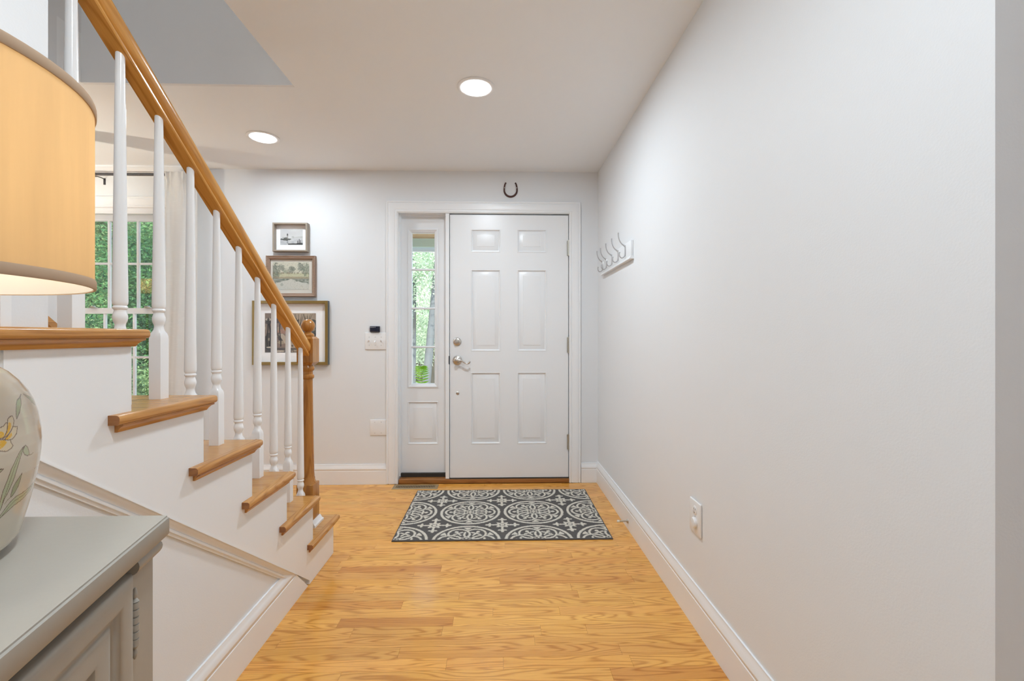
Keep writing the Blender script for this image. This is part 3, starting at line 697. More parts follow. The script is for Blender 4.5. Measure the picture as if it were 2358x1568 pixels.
# ------------------------------------------------------------ rug
RX0, RX1, RY0, RY1 = -.595, .655, 2.583, 3.420; NXr, NYr = 626, 420
rug = thing('rug', ((RX0+RX1)/2, (RY0+RY1)/2, 0), 'charcoal and ivory medallion rug in front of the entrance door', 'rug')
gx = np.linspace(RX0+.006, RX1-.006, NXr); gy = np.linspace(RY0+.006, RY1-.006, NYr); GX, GY = np.meshgrid(gx, gy)
def medal(x, y):
    r = np.hypot(x, y); a = np.arctan2(y, x)
    w_ = (r > .905) & (r < .985)
    for k in range(6):
        t = k*PI/3; px_, py_ = .47*np.cos(t), .47*np.sin(t)
        dx, dy = x-px_, y-py_; u = dx*np.cos(t)+dy*np.sin(t); v = -dx*np.sin(t)+dy*np.cos(t)
        q = np.hypot(u/1.0, v/.92)
        w_ |= (np.abs(q-.335) < .033)
        sector = np.abs((a-t+PI) % (2*PI)-PI) < PI/6
        cr = ((np.abs(v) < .026) & (np.abs(u-.04) < .17)) | (np.hypot((u-.05)/.032, (np.abs(v)-.10)/.075) < 1) | (np.hypot((u-.17)/.055, v/.058) < 1)
        w_ |= cr & (q < .245)
        w_ &= ~((np.abs(q-.275) < .022) & (r > .30))
        # leaf shapes where neighbouring lobes meet
        t2 = t+PI/6; uu = x*np.cos(t2)+y*np.sin(t2); vv = -x*np.sin(t2)+y*np.cos(t2)
        w_ |= (np.abs(vv) < (.90-uu)*.0+np.clip((uu-.68)*.75, 0, .12)) & (uu > .70) & (r < .85)
    hexr = np.maximum.reduce([np.abs(x*np.cos(k*PI/3)+y*np.sin(k*PI/3)) for k in range(3)])
    w_ &= ~(hexr < .185)
    w_ |= (hexr > .17) & (hexr < .20)
    w_ |= np.hypot(x/.06, y/.05) < 1
    for k in range(6):
        t = k*PI/3+PI/6; w_ |= np.hypot(x-.112*np.cos(t), y-.112*np.sin(t)) < .036
    return w_
def cross(x, y):
    r = np.hypot(x, y); w_ = ((r < .05) | ((r > .075) & (r < .15+.035*np.cos(8*np.arctan2(y, x)))))
    for sx, sy in ((x, y), (y, x)):
        s_ = np.abs(sx); v = np.abs(sy)
        w_ |= (v < .022) & (s_ < .40) & (s_ > .12)
        w_ |= (np.hypot((s_-.33)/.08, v/.038) < 1) | (np.hypot((s_-.30)/.028, (v-.055)/.055) < 1)
        w_ |= (np.hypot((s_-.21)/.05, v/.03) < 1)
    return w_
R_ = .197; SX, SY = .4115, .4115; C0x, C0y = -.1772, 2.992
ux = (GX-C0x+SX/2) % SX-SX/2; uy = (GY-C0y+SY/2) % SY-SY/2
jit = rng.normal(0, .0016, GX.shape); jit2 = rng.normal(0, .0016, GX.shape)
Wm = medal((ux+jit)/R_, (uy+jit2)/R_)
ux2 = (GX-C0x) % SX-SX/2; uy2 = (GY-C0y) % SY-SY/2
Wm |= cross((ux2+jit)/.255, (uy2+jit2)/.255) & (np.hypot(ux, uy) > R_*1.02)
ivory = np.array([.66, .62, .54]); char = np.array([.115, .108, .104])
C = np.where(Wm[..., None], ivory, char)*(1+rng.normal(0, .10, GX.shape))[..., None]
Z = .006+np.where(Wm, .0018, 0)+rng.normal(0, .00035, GX.shape)
def gridmesh(name, Xg, Yg, Zg, Cg, mat, parent, origin):
    ny, nx = Xg.shape; V = np.stack([Xg, Yg, Zg], -1).reshape(-1, 3)-np.array(origin)
    idx = np.arange(ny*nx).reshape(ny, nx); Fq = np.stack([idx[:-1, :-1], idx[:-1, 1:], idx[1:, 1:], idx[1:, :-1]], -1).reshape(-1, 4)
    me = bpy.data.meshes.new(name); me.vertices.add(len(V)); me.vertices.foreach_set('co', V.astype(np.float32).ravel())
    me.loops.add(Fq.size); me.loops.foreach_set('vertex_index', Fq.astype(np.int32).ravel())
    me.polygons.add(len(Fq)); me.polygons.foreach_set('loop_start', np.arange(0, Fq.size, 4, dtype=np.int32))
    try: me.polygons.foreach_set('loop_total', np.full(len(Fq), 4, dtype=np.int32))
    except Exception: pass
    me.update(calc_edges=True)
    ca_ = me.color_attributes.new('Col', 'FLOAT_COLOR', 'POINT')
    c4 = np.concatenate([Cg.reshape(-1, 3), np.ones((len(V), 1))], 1).astype(np.float32); ca_.data.foreach_set('color', c4.ravel())
    me.materials.append(mat); me.polygons.foreach_set('use_smooth', [True]*len(Fq)); me.update()
    return link(name, me, parent, origin)
gridmesh('pile', GX, GY, Z, np.clip(C, 0, 1), RUGM, rug, ((RX0+RX1)/2, (RY0+RY1)/2, 0))
rb = MB(); bpz = [(0, 0), (0, .005), (-.0025, .0078), (-.0065, .0078), (-.0075, .006), (-.0075, 0)]
rb.sweep([(RX0, RY0), (RX1, RY0), (RX1, RY1), (RX0, RY1)], [(-o, h) for o, h in bpz], XY(.0005), closed=True); rb.build('binding', RUGEDGE, rug)

# ------------------------------------------------------------ floor register
v = thing('floor_register', (-.63, 3.519, 0), 'tan metal floor register beside the threshold', 'floor vent')
vx0, vx1, vy0, vy1 = -.800, -.455, 3.468, 3.570
f_ = MB().sweep([(vx0, vy0), (vx1, vy0), (vx1, vy1), (vx0, vy1)], [(-o, h) for o, h in [(0, 0), (0, .001), (-.004, .004), (-.026, .004), (-.027, .0008), (-.027, 0)]], XY(.0004), closed=True)
f_.build('frame', BRASSV, v); MB().box(vx0+.027, vx1-.027, vy0+.027, vy1-.027, .0003, .0008).build('duct', DARKHOLE, v, smooth=0)
ns_ = 23
for k in range(ns_):
    x = vx0+.034+(vx1-vx0-.068)*k/(ns_-1); MB().box(x-.0032, x+.0032, vy0+.026, vy1-.026, .0008, .0036).build('slat', BRASSV, v, smooth=0)

# ------------------------------------------------------------ pictures
def paint(w_, h_, fn): 
    yy, xx = np.mgrid[0:h_, 0:w_]; return fn(xx/(w_-1), yy/(h_-1))
def vnoise(u, v, fx, fy, seed):
    r = np.random.default_rng(seed); g = r.random((fy+2, fx+2)); x = u*fx; y = v*fy; i = x.astype(int); j = y.astype(int); a = x-i; b = y-j
    a = a*a*(3-2*a); b = b*b*(3-2*b)
    return g[j, i]*(1-a)*(1-b)+g[j, i+1]*a*(1-b)+g[j+1, i]*(1-a)*b+g[j+1, i+1]*a*b
def mixc(c, m_, col_): m_ = np.clip(m_, 0, 1)[..., None]; return c*(1-m_)+np.array(col_)*m_
def art_light(u, v):
    c = np.ones(u.shape+(3,))*np.array([.62, .63, .62])
    c = mixc(c, vnoise(u, v, 5, 4, 1)*.4, (.45, .46, .50)); 
    sea = (v < .42); c = mixc(c, sea*.45*vnoise(u, v, 9, 14, 2), (.22, .24, .30))
    hills = (v > .46) & (v < .50+.10*vnoise(u, v*0, 6, 1, 3)) & (u > .5); c = mixc(c, hills*.5, (.35, .37, .35))
    isl = np.abs(v-.36) < (.08*np.clip(1-((u-.24)/.26)**2, 0, 1))*(.5+vnoise(u, v, 30, 20, 4)); c = mixc(c, isl*.9, (.06, .07, .06))
    c = mixc(c, ((np.abs(u-.32) < .030) & (v > .38) & (v < .66))*.7, (.26, .25, .23)); c = mixc(c, ((np.abs(u-.32) < .035) & (v > .62) & (v < .68)) | ((np.abs(u-.32) < .018) & (v > .6) & (v < .74)), (.08, .08, .08))
    c = mixc(c, ((np.abs(v-.46) < .04) & (u > .10) & (u < .30))*.6*(vnoise(u, v, 24, 12, 5) > .4), (.12, .12, .11))
    c = mixc(c, ((np.abs(u-.32) < .03) & (v < .30) & (v > .03))*(vnoise(u, v, 20, 26, 6) > .4)*.7, (.18, .19, .21))
    fg = v < .09+.07*np.clip(u-.45, 0, 1)*2*vnoise(u, v*0, 9, 1, 7); c = mixc(c, fg*(u > .35)*.9, (.05, .05, .05))
    for x_, t_ in ((.78, .28), (.845, .38), (.895, .30)): c = mixc(c, (np.abs(u-x_) < .014) & (v < t_), (.04, .04, .045))
    c = mixc(c, (vnoise(u, v, 40, 4, 8) > .8)*(np.abs(v-.50) < .07)*(u > .5)*.4, (.2, .2, .2))
    return c
def art_pond(u, v):
    c = np.ones(u.shape+(3,))*np.array([.56, .55, .45])
    c = mixc(c, (v > .7)*.4, (.60, .60, .50))
    c = mixc(c, ((v < .60) & (v > .38))*.6, (.46, .47, .28))
    def tree(x_, y_, rx, ry, s, col_=(.09, .12, .10), k=.85):
        nonlocal c
        q = np.hypot((u-x_)/rx, (v-y_)/ry)+.7*(vnoise(u, v, 26, 20, s)-.5)+.7*(vnoise(u, v, 75, 58, s+50)-.5); c = mixc(c, (q < 1)*k*(.45+.6*vnoise(u, v, 48, 36, s+90)), col_)
    tree(.04, .66, .12, .32, 11); tree(.24, .78, .09, .10, 12, k=.8); tree(.52, .74, .10, .13, 13); tree(.78, .80, .09, .16, 14); tree(.92, .70, .12, .22, 15, (.14, .18, .14)); tree(.36, .66, .08, .07, 16, (.18, .22, .15), .7); tree(.12, .62, .10, .10, 24, (.15, .18, .13), .6)
    c = mixc(c, (np.abs(v-.60) < .03)*(vnoise(u, v, 30, 10, 17) > .5)*.6, (.20, .16, .12))
    c = mixc(c, ((np.abs(v-.42) < .035+.02*vnoise(u, v*0, 10, 1, 18)))*.6, (.25, .19, .14))
    w_ = (v < .40); c = mixc(c, w_*.8, (.55, .56, .52))
    ed = (v > .40-.34*np.abs(u-.48)**1.0-.06*vnoise(u, v, 14, 8, 19)) & w_; c = mixc(c, ed*.75*(.5+vnoise(u, v, 20, 20, 20)), (.17, .20, .17))
    c = mixc(c, (np.hypot((u-.25)/.04, (v-.18)/.06) < 1)*.5, (.25, .28, .24))
    c = mixc(c, (vnoise(u, v, 50, 40, 21) > .75)*.25, (.2, .2, .15))
    return c
def art_road(u, v):
    c = np.ones(u.shape+(3,))*np.array([.44, .37, .29])
    c = mixc(c, (v > .80)*.5*vnoise(u, v, 8, 3, 30), (.18, .14, .13)); c = mixc(c, (v > .72)*(u < .35)*.8, (.17, .125, .11))
    c = mixc(c, (v < .80-.10*np.cos((u-.72)*14)*(u > .55)-.06)*(u > .55), (.09, .095, .09))
    c = mixc(c, (v < .72)*(u < .6)*.8, (.19, .13, .11)); c = mixc(c, (vnoise(u, v, 16, 12, 31) > .62)*(v < .65)*.7, (.40, .34, .24))
    c = mixc(c, (vnoise(u, v, 10, 9, 32) > .60)*(v < .5)*.8, (.035, .035, .04)); c = mixc(c, (np.hypot((u-.40)/.18, (v-.53)/.07)+.4*vnoise(u, v, 14, 10, 34) < 1)*.6, (.42, .22, .16))
    rd = np.abs(u-(.36+.10*np.sin(v*7+.4)+.30*np.clip(.25-v, 0, 1)*2.2)) < (.05+.10*np.clip(.45-v, 0, 1)); c = mixc(c, rd*(v < .48)*.9, (.50, .42, .33))
    c = mixc(c, rd*(v < .48)*(vnoise(u, v, 24, 12, 35) > .62)*.8, (.07, .06, .06))
    for x_, w2 in ((.05, .012), (.10, .017), (.155, .012), (.22, .010), (.30, .010), (.46, .010), (.62, .014)):
        c = mixc(c, (np.abs(u-x_-.012*np.sin(v*9+x_*40)) < w2) & (v > .15) & (v < .82), (.03, .028, .03))
        c = mixc(c, (np.hypot((u-x_)/.07, (v-.80)/.07)+.9*(vnoise(u, v, 30, 24, int(x_*100)+40)-.5) < .9)*.8, (.06, .055, .055))
    c = mixc(c, ((np.hypot((u-.07)/.06, (v-.84)/.035) < 1))*(vnoise(u, v, 30, 20, 41) > .35)*.8, (.52, .46, .38))
    for x_, ln in ((.66, .42), (.83, .30)):
        for dx_, dz_ in ((0, 0), (.045, .10), (-.045, .10), (.07, .16), (-.06, .18)):
            tt = np.clip((v-(.98-ln)), 0, ln)/ln
            c = mixc(c, (np.abs(u-x_-dx_*tt*1.4) < .006*(1.5-tt)) & (v > .98-ln) & (v < .98), (.08, .07, .06))
    c = mixc(c, (v < .12)*.75, (.06, .06, .07)); c = mixc(c, (np.hypot((u-.09)/.06, (v-.13)/.018) < 1) | (np.hypot((u-.30)/.09, (v-.035)/.02) < 1), (.55, .50, .42))
    c = mixc(c, (u > .52)*(u < .62)*(v < .07)*(np.abs(v-.04) < .025)*(vnoise(u, v, 70, 8, 44) > .5), (.45, .38, .3))
    return c
def picture(name, box, mat_in, pic, yfront, prof, fmat, mmat, art, label, lipmat=None):
    x0, z0, x1, z1 = box; t = thing(name, ((x0+x1)/2, D, z0), label, 'picture')
    MB().sweep([(x0, z0), (x1, z0), (x1, z1), (x0, z1)], [(-o, h) for o, h in prof], XZf(D), closed=True).build('frame', fmat, t)
    ym = D-.008
    MB().box(x0+.006, x1-.006, ym, D-.001, z0+.006, z1-.006).build('mat_board', mmat, t, smooth=0)
    a, c, b, d = pic; nx, nz = 130, int(130*(d-c)/(b-a))
    if name and (b-a) > .3: nx, nz = 170, int(170*(d-c)/(b-a))
    nx, nz = int(nx*1.5), int(nz*1.5)
    gx_, gz_ = np.meshgrid(np.linspace(a, b, nx), np.linspace(c, d, nz)); Cc = np.clip(art((gx_-a)/(b-a)*.999, (gz_-c)/(d-c)*.999), 0, 1)
    gridmesh('print', gx_, np.full_like(gx_, ym-.0012), gz_, Cc, ARTM, t, (a, ym, c))
    MB().box(x0+mat_in*.4, x1-mat_in*.4, yfront-.001, yfront, z0+mat_in*.4, z1-mat_in*.4).build('pane', PGLASS, t, smooth=0)
    return t
dp1 = .049
p1 = picture('framed_picture', (-1.7261, 1.8034, -1.4627, 2.0251), .012, (-1.684, 1.8618, -1.5121, 1.9803), D-.030,
        [(0, 0), (0, dp1-.002), (-.002, dp1), (-.011, dp1), (-.012, dp1-.001), (-.012, .008), (-.012, 0)], TAUPE, PAPER, art_light, 'smallest picture, lighthouse sketch in a deep taupe frame, topmost of three')
MB().tube([(-1.600, D-.001, 2.0255), (-1.600, D-.003, 2.034)], .003, 8).build('hanger', TAUPE, p1)
picture('framed_picture', (-1.7866, 1.4582, -1.4096, 1.7748), .03, (-1.7422, 1.5141, -1.4625, 1.7287), D-.020,
        [(0, 0), (0, .028), (-.002, .032), (-.006, .033), (-.010, .030), (-.013, .0275), (-.020, .0265), (-.025, .020), (-.028, .0185), (-.029, .010), (-.029, 0)], FR2W, CREAMP, art_pond, 'middle picture, pond landscape in a carved pickled wood frame')
pf3 = MB()
t3 = picture('framed_picture', (-1.8861, .9324, -1.3099, 1.4267), .02, (-1.8019, 1.0268, -1.4108, 1.3316), D-.026,
        [(0, .0355), (0, .037), (-.001, .038), (-.020, .038), (-.0215, .0365), (-.0215, .008), (-.0215, 0), (-.002, 0), (-.002, .0355)], GOLDF, PAPER, art_road, 'largest picture, dark country road in an olive gold frame, behind the newel')
MB().sweep(rect(-1.8861, -1.3099, .9324, 1.4267), [(0, 0), (0, .0354), (.0019, .0354), (.0019, 0)], XZf(D), closed=True).build('frame_side', SLATE, t3)

# ------------------------------------------------------------ small wall things
hs = MB(); cx_, cz_ = .1019, 2.305; pth = []
for k in range(25):
    a = math.radians(-35-(250*k/24)+0)    # from upper right, down, to upper left
# horseshoe outline: outer and inner curve
outer = []; inner = []
for k in range(29):
    t_ = -1+2*k/28; a = t_*math.radians(148)
    wd = .0135-.004*abs(t_)**2
    ox = math.sin(a)*.0505*(1.0 if abs(a) < PI/2 else 1.0); oz = -math.cos(a)*.052
    if abs(a) > PI/2: ox = math.copysign(.0505*math.sin(abs(a))**.5, a); oz = -math.cos(a)*.068
    outer.append((ox, oz, wd))
pts3 = [(x, z) for x, z, _ in outer]
lo = []; hi_ = []
for k, (x, z, wd) in enumerate(outer):
    p0 = pts3[max(0, k-1)]; p1_ = pts3[min(len(pts3)-1, k+1)]; tx, tz = p1_[0]-p0[0], p1_[1]-p0[1]; ln = math.hypot(tx, tz); nx_, nz_ = -tz/ln, tx/ln
    lo.append((cx_+x+nx_*wd*.5, cz_-.004+z+nz_*wd*.5)); hi_.append((cx_+x-nx_*wd*.5, cz_-.004+z-nz_*wd*.5))
n = len(lo); yA, yB = D-.0095, D-.0005
vs = [(x, yA, z) for x, z in lo]+[(x, yA, z) for x, z in hi_]+[(x, yB, z) for x, z in lo]+[(x, yB, z) for x, z in hi_]
fs = []
for k in range(n-1):
    fs += [(k, k+1, n+k+1, n+k), (2*n+k, 3*n+k, 3*n+k+1, 2*n+k+1), (k, 2*n+k, 2*n+k+1, k+1), (n+k, n+k+1, 3*n+k+1, 3*n+k)]
fs += [(0, n, 3*n, 2*n), (n-1, 3*n-1, 4*n-1, 2*n-1)]
hshoe = thing('horseshoe', (cx_, D, cz_-.06), 'rusty brown horseshoe hung open end up above the door', 'horseshoe')
hs.add(vs, fs).build('shoe', RUST, hshoe)
for s_ in (-1, 1): MB().lathe([(.0035, 0), (.0035, -.003), (.001, -.004)], (cx_+s_*.048, D-.0095, cz_+.012), 10, 'y').build('nail', NICKEL, hshoe)

sw = thing('switch_plate', (-.954, D, 1.048), 'white triple toggle switch plate beside the door casing', 'light switch')
MB().box(-1.033, -.8675, D-.0075, D-.0003, 1.048, 1.180, bev=.003, seg=3).build('plate', PLATE, sw)
for k, (x, up) in enumerate(((-1.0005, 1), (-.9545, -1), (-.9075, 1))):
    MB().box(x-.005, x+.005, D-.0082, D-.007, 1.100, 1.128).build('toggle_slot', PLATE, sw, smooth=0)
    MB().prism([(0, -.005), (.017, -.0025), (.017, .0025), (0, .005)], lambda p, t: (t, D-.0078-p[0], 1.114+p[1]+up*p[0]*.55), x-.0038, x+.0038).build('toggle', PLATE, sw, smooth=0)
    for z in (1.083, 1.146): MB().lathe([(.003, 0), (.002, -.0012)], (x, D-.0075, z), 10, 'y').build('screw', HOOKM, sw)
dv = thing('alarm_sensor', (-.954, D, 1.187), 'small navy black sensor box above the switch plate', 'sensor')
MB().box(-.993, -.917, D-.020, D-.0003, 1.1865, 1.2305, bev=.003, seg=3).build('housing', NAVY, dv)
tx = bpy.data.curves.new('lettering', 'FONT'); tx.body = 'BLACKPROOF 70'; tx.size = .0062; tx.extrude = .0001
tx.body = 'BLUEPROOF TR'
to = bpy.data.objects.new('lettering', tx); col.objects.link(to)
bpy.context.view_layer.update()
me = bpy.data.meshes.new_from_object(to); bpy.data.objects.remove(to)
me.name = 'lettering'; me.materials.append(PLATE)
for v_ in me.vertices: v_.co = (v_.co.x, -v_.co.z, v_.co.y)
link('lettering', me, dv, (-.9905, D-.0203, 1.2195))
bk = thing('blank_plate', (-.935, D, .379), 'blank white wall plate low beside the door casing', 'wall plate')
MB().box(-.996, -.8675, D-.0065, D-.0003, .379, .502, bev=.003, seg=3).build('plate', PLATE, bk)
for x in (-.957, -.908):
    for z in (.398, .483): MB().lathe([(.003, 0), (.002, -.0012)], (x, D-.0065, z), 10, 'y').build('screw', HOOKM, bk)
# outlet on the right wall
ol = thing('outlet', (XR, 1.808, .367), 'white wall outlet with a round plug cover on the right wall', 'outlet')
MB().box(XR-.0075, XR-.0003, 1.758, 1.858, .367, .499, bev=.0035, seg=3).build('plate', PLATE, ol)
MB().lathe([(.0175, 0), (.0175, -.0015), (.016, -.0025)], (XR-.0073, 1.806, .461), 28, 'x').build('socket', PLATE, ol)
for dy in (-.006, .006): MB().box(XR-.0103, XR-.0096, 1.806+dy-.001, 1.806+dy+.001, .462, .470).build('slot', DARKHOLE, ol, smooth=0)
MB().box(XR-.0103, XR-.0096, 1.804, 1.808, .450, .454, bev=.0003).build('slot', DARKHOLE, ol, smooth=0)
MB().lathe([(.0205, 0), (.0205, -.007), (.018, -.0105), (.010, -.012)], (XR-.0073, 1.806, .412), 28, 'x').build('plug_cover', PLATE, ol)
MB().lathe([(.003, 0), (.002, -.0012)], (XR-.0075, 1.806, .4365), 10, 'x').build('screw', HOOKM, ol)
# door stop on the right baseboard
dsx = XR-.016
st = thing('door_stop', (dsx, 2.716, .05), 'nickel door stop with a white rubber tip on the right baseboard', 'door stop')
MB().lathe([(.0135, 0), (.0135, -.002), (.008, -.008), (.0045, -.012), (.0045, -.05), (.0038, -.056)], (dsx, 2.716, .050), 20, 'x').build('rod', HINGE, st)
MB().lathe([(.0045, -.050), (.0068, -.052), (.0068, -.062), (.004, -.065)], (dsx, 2.716, .050), 18, 'x').build('rubber_tip', BONE, st)

# hook rack
rk = thing('hook_rack', (XR, 3.03, 1.62), 'white wall rack with five long grey double hooks on the right wall', 'hook rack')
MB().box(XR-.0165, XR-.0003, 2.655, 3.397, 1.622, 1.716, bev=.002).build('board', WALL, rk)
MB().prism([(0, 0), (.026, 0), (.026, .006), (.020, .010), (.0165, .018), (0, .018)], lambda p, t: (XR-.0003-p[0], t, 1.606+p[1]), 2.648, 3.404).build('lower_moulding', TRIM, rk)
xh = XR-.0165
hk0 = None
for y in (2.7646, 2.9285, 3.0875, 3.2475, 3.4065-.045):
    g = MB()
    g.add([(xh-a, y+b, z) for z, q in ((1.640, .004), (1.650, .0075), (1.672, .0095), (1.694, .0075), (1.706, .004)) for a, b in ((0, -q), (.0045, -q*.7), (.0045, q*.7), (0, q))],
          [(0, 1, 2, 3)]+[(i*4+q, i*4+(q+1) % 4, (i+1)*4+(q+1) % 4, (i+1)*4+q) for i in range(4) for q in range(4)]+[(16, 19, 18, 17)])
    base = g.build('hook', HOOKM, rk, origin=(xh, y, 1.67))
    up_ = [(xh-.003, y, 1.698), (xh-.012, y, 1.7055), (xh-.022, y, 1.713), (xh-.031, y, 1.7235), (xh-.038, y, 1.737), (xh-.0425, y, 1.752), (xh-.0445, y, 1.767), (xh-.0445, y, 1.781)]
    MB().tube(up_, [.0048, .0040, .0036, .0034, .0034, .0034, .0036, .0042], 12, sub=4).build('upper_arm', HOOKM, base)
    lw = [(xh-.003, y, 1.652), (xh-.006, y, 1.641), (xh-.013, y, 1.632), (xh-.022, y, 1.6285), (xh-.031, y, 1.632), (xh-.0365, y, 1.641), (xh-.038, y, 1.653), (xh-.036, y, 1.664)]
    MB().tube(lw, [.0042, .0036, .0032, .0032, .0032, .0032, .0034, .004], 12, sub=4).build('lower_arm', HOOKM, base)

# ------------------------------------------------------------ cabinet
A = Vector((-.4308, .6124, 0)); e = Vector((.2367, -.9716, 0)); nrm = Vector((.9716, .2367, 0)); ZT = .921
LEN = 1.10
cab = thing('cabinet', (-.6, .1, 0), 'grey-beige painted cabinet with a panelled door against the stair wall', 'cabinet')
def front(s_, off=0): p = A+e*s_+nrm*off; return (p.x, p.y)
XBk = XW+.022
def slab_poly(off, yo): # off: set-back of front and far faces
    p0 = A+nrm*(-off); # front line offset; far face y = A.y - yo
    yfar = A.y-yo
    s_ = (yfar-p0.y)/e.y; q = p0+e*s_
    r_ = p0+e*LEN
    return [(q.x, q.y), (XBk, yfar), (XBk, r_.y), (r_.x, r_.y)]
def loft(mb, rows):
    k = 4; vs = []
    for off, z in rows:
        for p in slab_poly(off, off): vs.append((p[0], p[1], z))
    fs = [(i*4+q, i*4+(q+1) % 4, (i+1)*4+(q+1) % 4, (i+1)*4+q) for i in range(len(rows)-1) for q in range(4)]
    fs += [(0, 1, 2, 3), tuple((len(rows)-1)*4+q for q in (3, 2, 1, 0))]
    return mb.add(vs, fs)
loft(MB(), [(.0045, ZT), (.0020, ZT-.0008), (.0018, ZT-.0025), (.0002, ZT-.0040), (0, ZT-.0055), (0, ZT-.0240), (.0015, ZT-.0265), (.006, ZT-.0275), (.006, ZT-.0278)]).build('top', CAB, cab)
loft(MB(), [(.0060, ZT-.0278), (.0058, ZT-.031), (.0060, ZT-.036), (.0075, ZT-.0405), (.0105, ZT-.0435), (.0135, ZT-.0445), (.014, ZT-.046)]).build('bead_moulding', CAB, cab) if False else None
# side bead only returns along the far end
SB = .014
body = MB()
pl = slab_poly(SB, SB)
# carcass: far side, back, near side and the frame of the front
def wall_seg(mb, s0, s1, z0, z1, o0, o1):     # block along the front, between offsets o0 (outer) and o1 (inner)
    a = A+e*s0; b = A+e*s1
    P = [a+nrm*o0, b+nrm*o0, b+nrm*o1, a+nrm*o1]
    mb.add([(p.x, p.y, z0) for p in P]+[(p.x, p.y, z1) for p in P], [(0, 1, 2, 3), (7, 6, 5, 4), (0, 4, 5, 1), (1, 5, 6, 2), (2, 6, 7, 3), (3, 7, 4, 0)])
body.add([(p[0], p[1], z) for z in (.05, ZT-.028) for p in slab_poly(.045, SB+.001)], [(0, 3, 2, 1), (4, 5, 6, 7)]+[(q, (q+1) % 4, 4+(q+1) % 4, 4+q) for q in range(4)])
body.build('carcass', CAB, cab, smooth=0)
# corner post with rounded head bead
yfar = A.y-SB
sP = (yfar-(A+nrm*-SB).y)/e.y
ps = MB(); wall_seg(ps, sP, sP+.052, .03, ZT-.028, -SB, -.05); ps.build('corner_post', CAB, cab, smooth=0)
bd = MB(); pz = ZT-.0375; qs = []
cr_ = [(0, .0097)]+[(.0085*math.cos(t), .0097*math.sin(t)) for t in [PI/2-PI*k/8 for k in range(9)]]+[(0, -.0097)]
for q in range(len(cr_)): pass
cornr = A+nrm*(-SB)+e*sP
bd.sweep([(XBk, yfar), (cornr.x, cornr.y), ((cornr+e*.052).x, (cornr+e*.052).y)], [(o, h) for o, h in cr_], XY(pz)); bd.build('head_bead', CAB, cab)
rl = MB(); wall_seg(rl, sP+.052, LEN, ZT-.040, ZT-.028, -.022, -.05); rl.build('top_rail', CAB, cab, smooth=0)
rl = MB(); wall_seg(rl, sP+.052, LEN, .05, .11, -SB, -.05); rl.build('bottom_rail', CAB, cab, smooth=0)
# door: in (s, z) coordinates; raised lip frame, bead, groove and sunk panel
def cdoor(s0, s1, z0, z1):
    d = MB(); loops = [(-.001, -.030), (-.001, -.0155), (.0, -.0125), (.002, -.0105), (.006, -.009), (.012, -.0085), (.024, -.009), (.028, -.0105), (.0315, -.0145), (.034, -.0165), (.0375, -.0165), (.040, -.0145), (.044, -.014), (.062, -.014), (.0655, -.0150), (.0675, -.020), (.070, -.0235), (.075, -.0245), (.0775, -.0225), (.081, -.0205), (.0845, -.0205), (.0875, -.023), (.0895, -.028), (.097, -.028), (.0995, -.026), (.118, -.0185), (.121, -.0175)]
    vs = []
    for ins, off in loops:
        for s_, z in ((s0+ins, z0+ins), (s1-ins, z0+ins), (s1-ins, z1-ins), (s0+ins, z1-ins)):
            p = A+e*s_+nrm*off; vs.append((p.x, p.y, z))
    n = len(loops); fs = [(i*4+q, i*4+(q+1) % 4, (i+1)*4+(q+1) % 4, (i+1)*4+q) for i in range(n-1) for q in range(4)]
    fs += [tuple((n-1)*4+q for q in range(4)), (0, 3, 2, 1)]
    d.add(vs, fs); return d.build('door', CAB, cab, smooth=50)
S0 = sP+.0535
cd1 = cdoor(S0, S0+.47, .115, ZT-.0445)
cd2 = cdoor(S0+.474, LEN-.03, .115, ZT-.0445)
def chinge(z0, z1, s_):
    p = A+e*s_+nrm*(-.0115); m = MB(); h_ = z1-z0; r = .0043
    pr = [(.001, z0-.016), (.0022, z0-.013), (.0030, z0-.008), (.0018, z0-.004), (.0035, z0-.001), (r, z0)]
    for k in range(6):
        a = z0+h_*k/6; b = z0+h_*(k+1)/6; pr += [(r, a+.0006), (r, b-.0012), (r*.7, b-.0010), (r*.7, b-.0002)]
    pr += [(r, z1), (.0035, z1+.001), (.0018, z1+.004), (.0030, z1+.008), (.0022, z1+.013), (.001, z1+.016)]
    m.lathe(pr, (p.x, p.y, 0), 16)
    return m.build('hinge', CAB, cab)
chinge(.7900, .8420, S0-.0045); chinge(.20, .252, S0-.0045)
for (u_, w_) in ((sP+.03, 0), (LEN-.05, 0)):
    pc = A+e*u_+nrm*(-.04); MB().lathe([(.014, 0), (.020, .03), (.018, .05)], (pc.x, pc.y, 0), 20).build('foot', CAB, cab)
for yy in (A.y-.05, A.y-1.0): MB().lathe([(.014, 0), (.020, .03), (.018, .05)], (XBk+.04, yy, 0), 20).build('foot', CAB, cab)

# ------------------------------------------------------------ table lamp
CX, CY = -.647, .4385
lamp = thing('table_lamp', (CX, CY, ZT), 'cream jar table lamp painted with yellow lilies under a glowing tan drum shade', 'lamp')
prof = [(.002, .9216), (.110, .9212), (.122, .9212), (.125, .9225), (.134, .926), (.1395, .9315), (.143, .9375), (.1457, .949), (.1485, .961), (.152, .978), (.1551, .995), (.1576, 1.010), (.159, 1.025), (.1594, 1.0374), (.1587, 1.0502), (.1562, 1.0682), (.1527, 1.0821), (.1485, 1.0925), (.1413, 1.1045), (.1329, 1.1148), (.118, 1.127), (.100, 1.136), (.075, 1.143), (.055, 1.147), (.05, 1.149), (.002, 1.149)]
pa = np.array(prof)
thv = np.radians(np.concatenate([np.arange(-10, 4, 2), np.arange(4, 48, .16), np.arange(48, 350, 7.55)])); thv = np.append(thv, thv[0]+2*PI)
sel = pa[(pa[:, 1] >= .9212)]
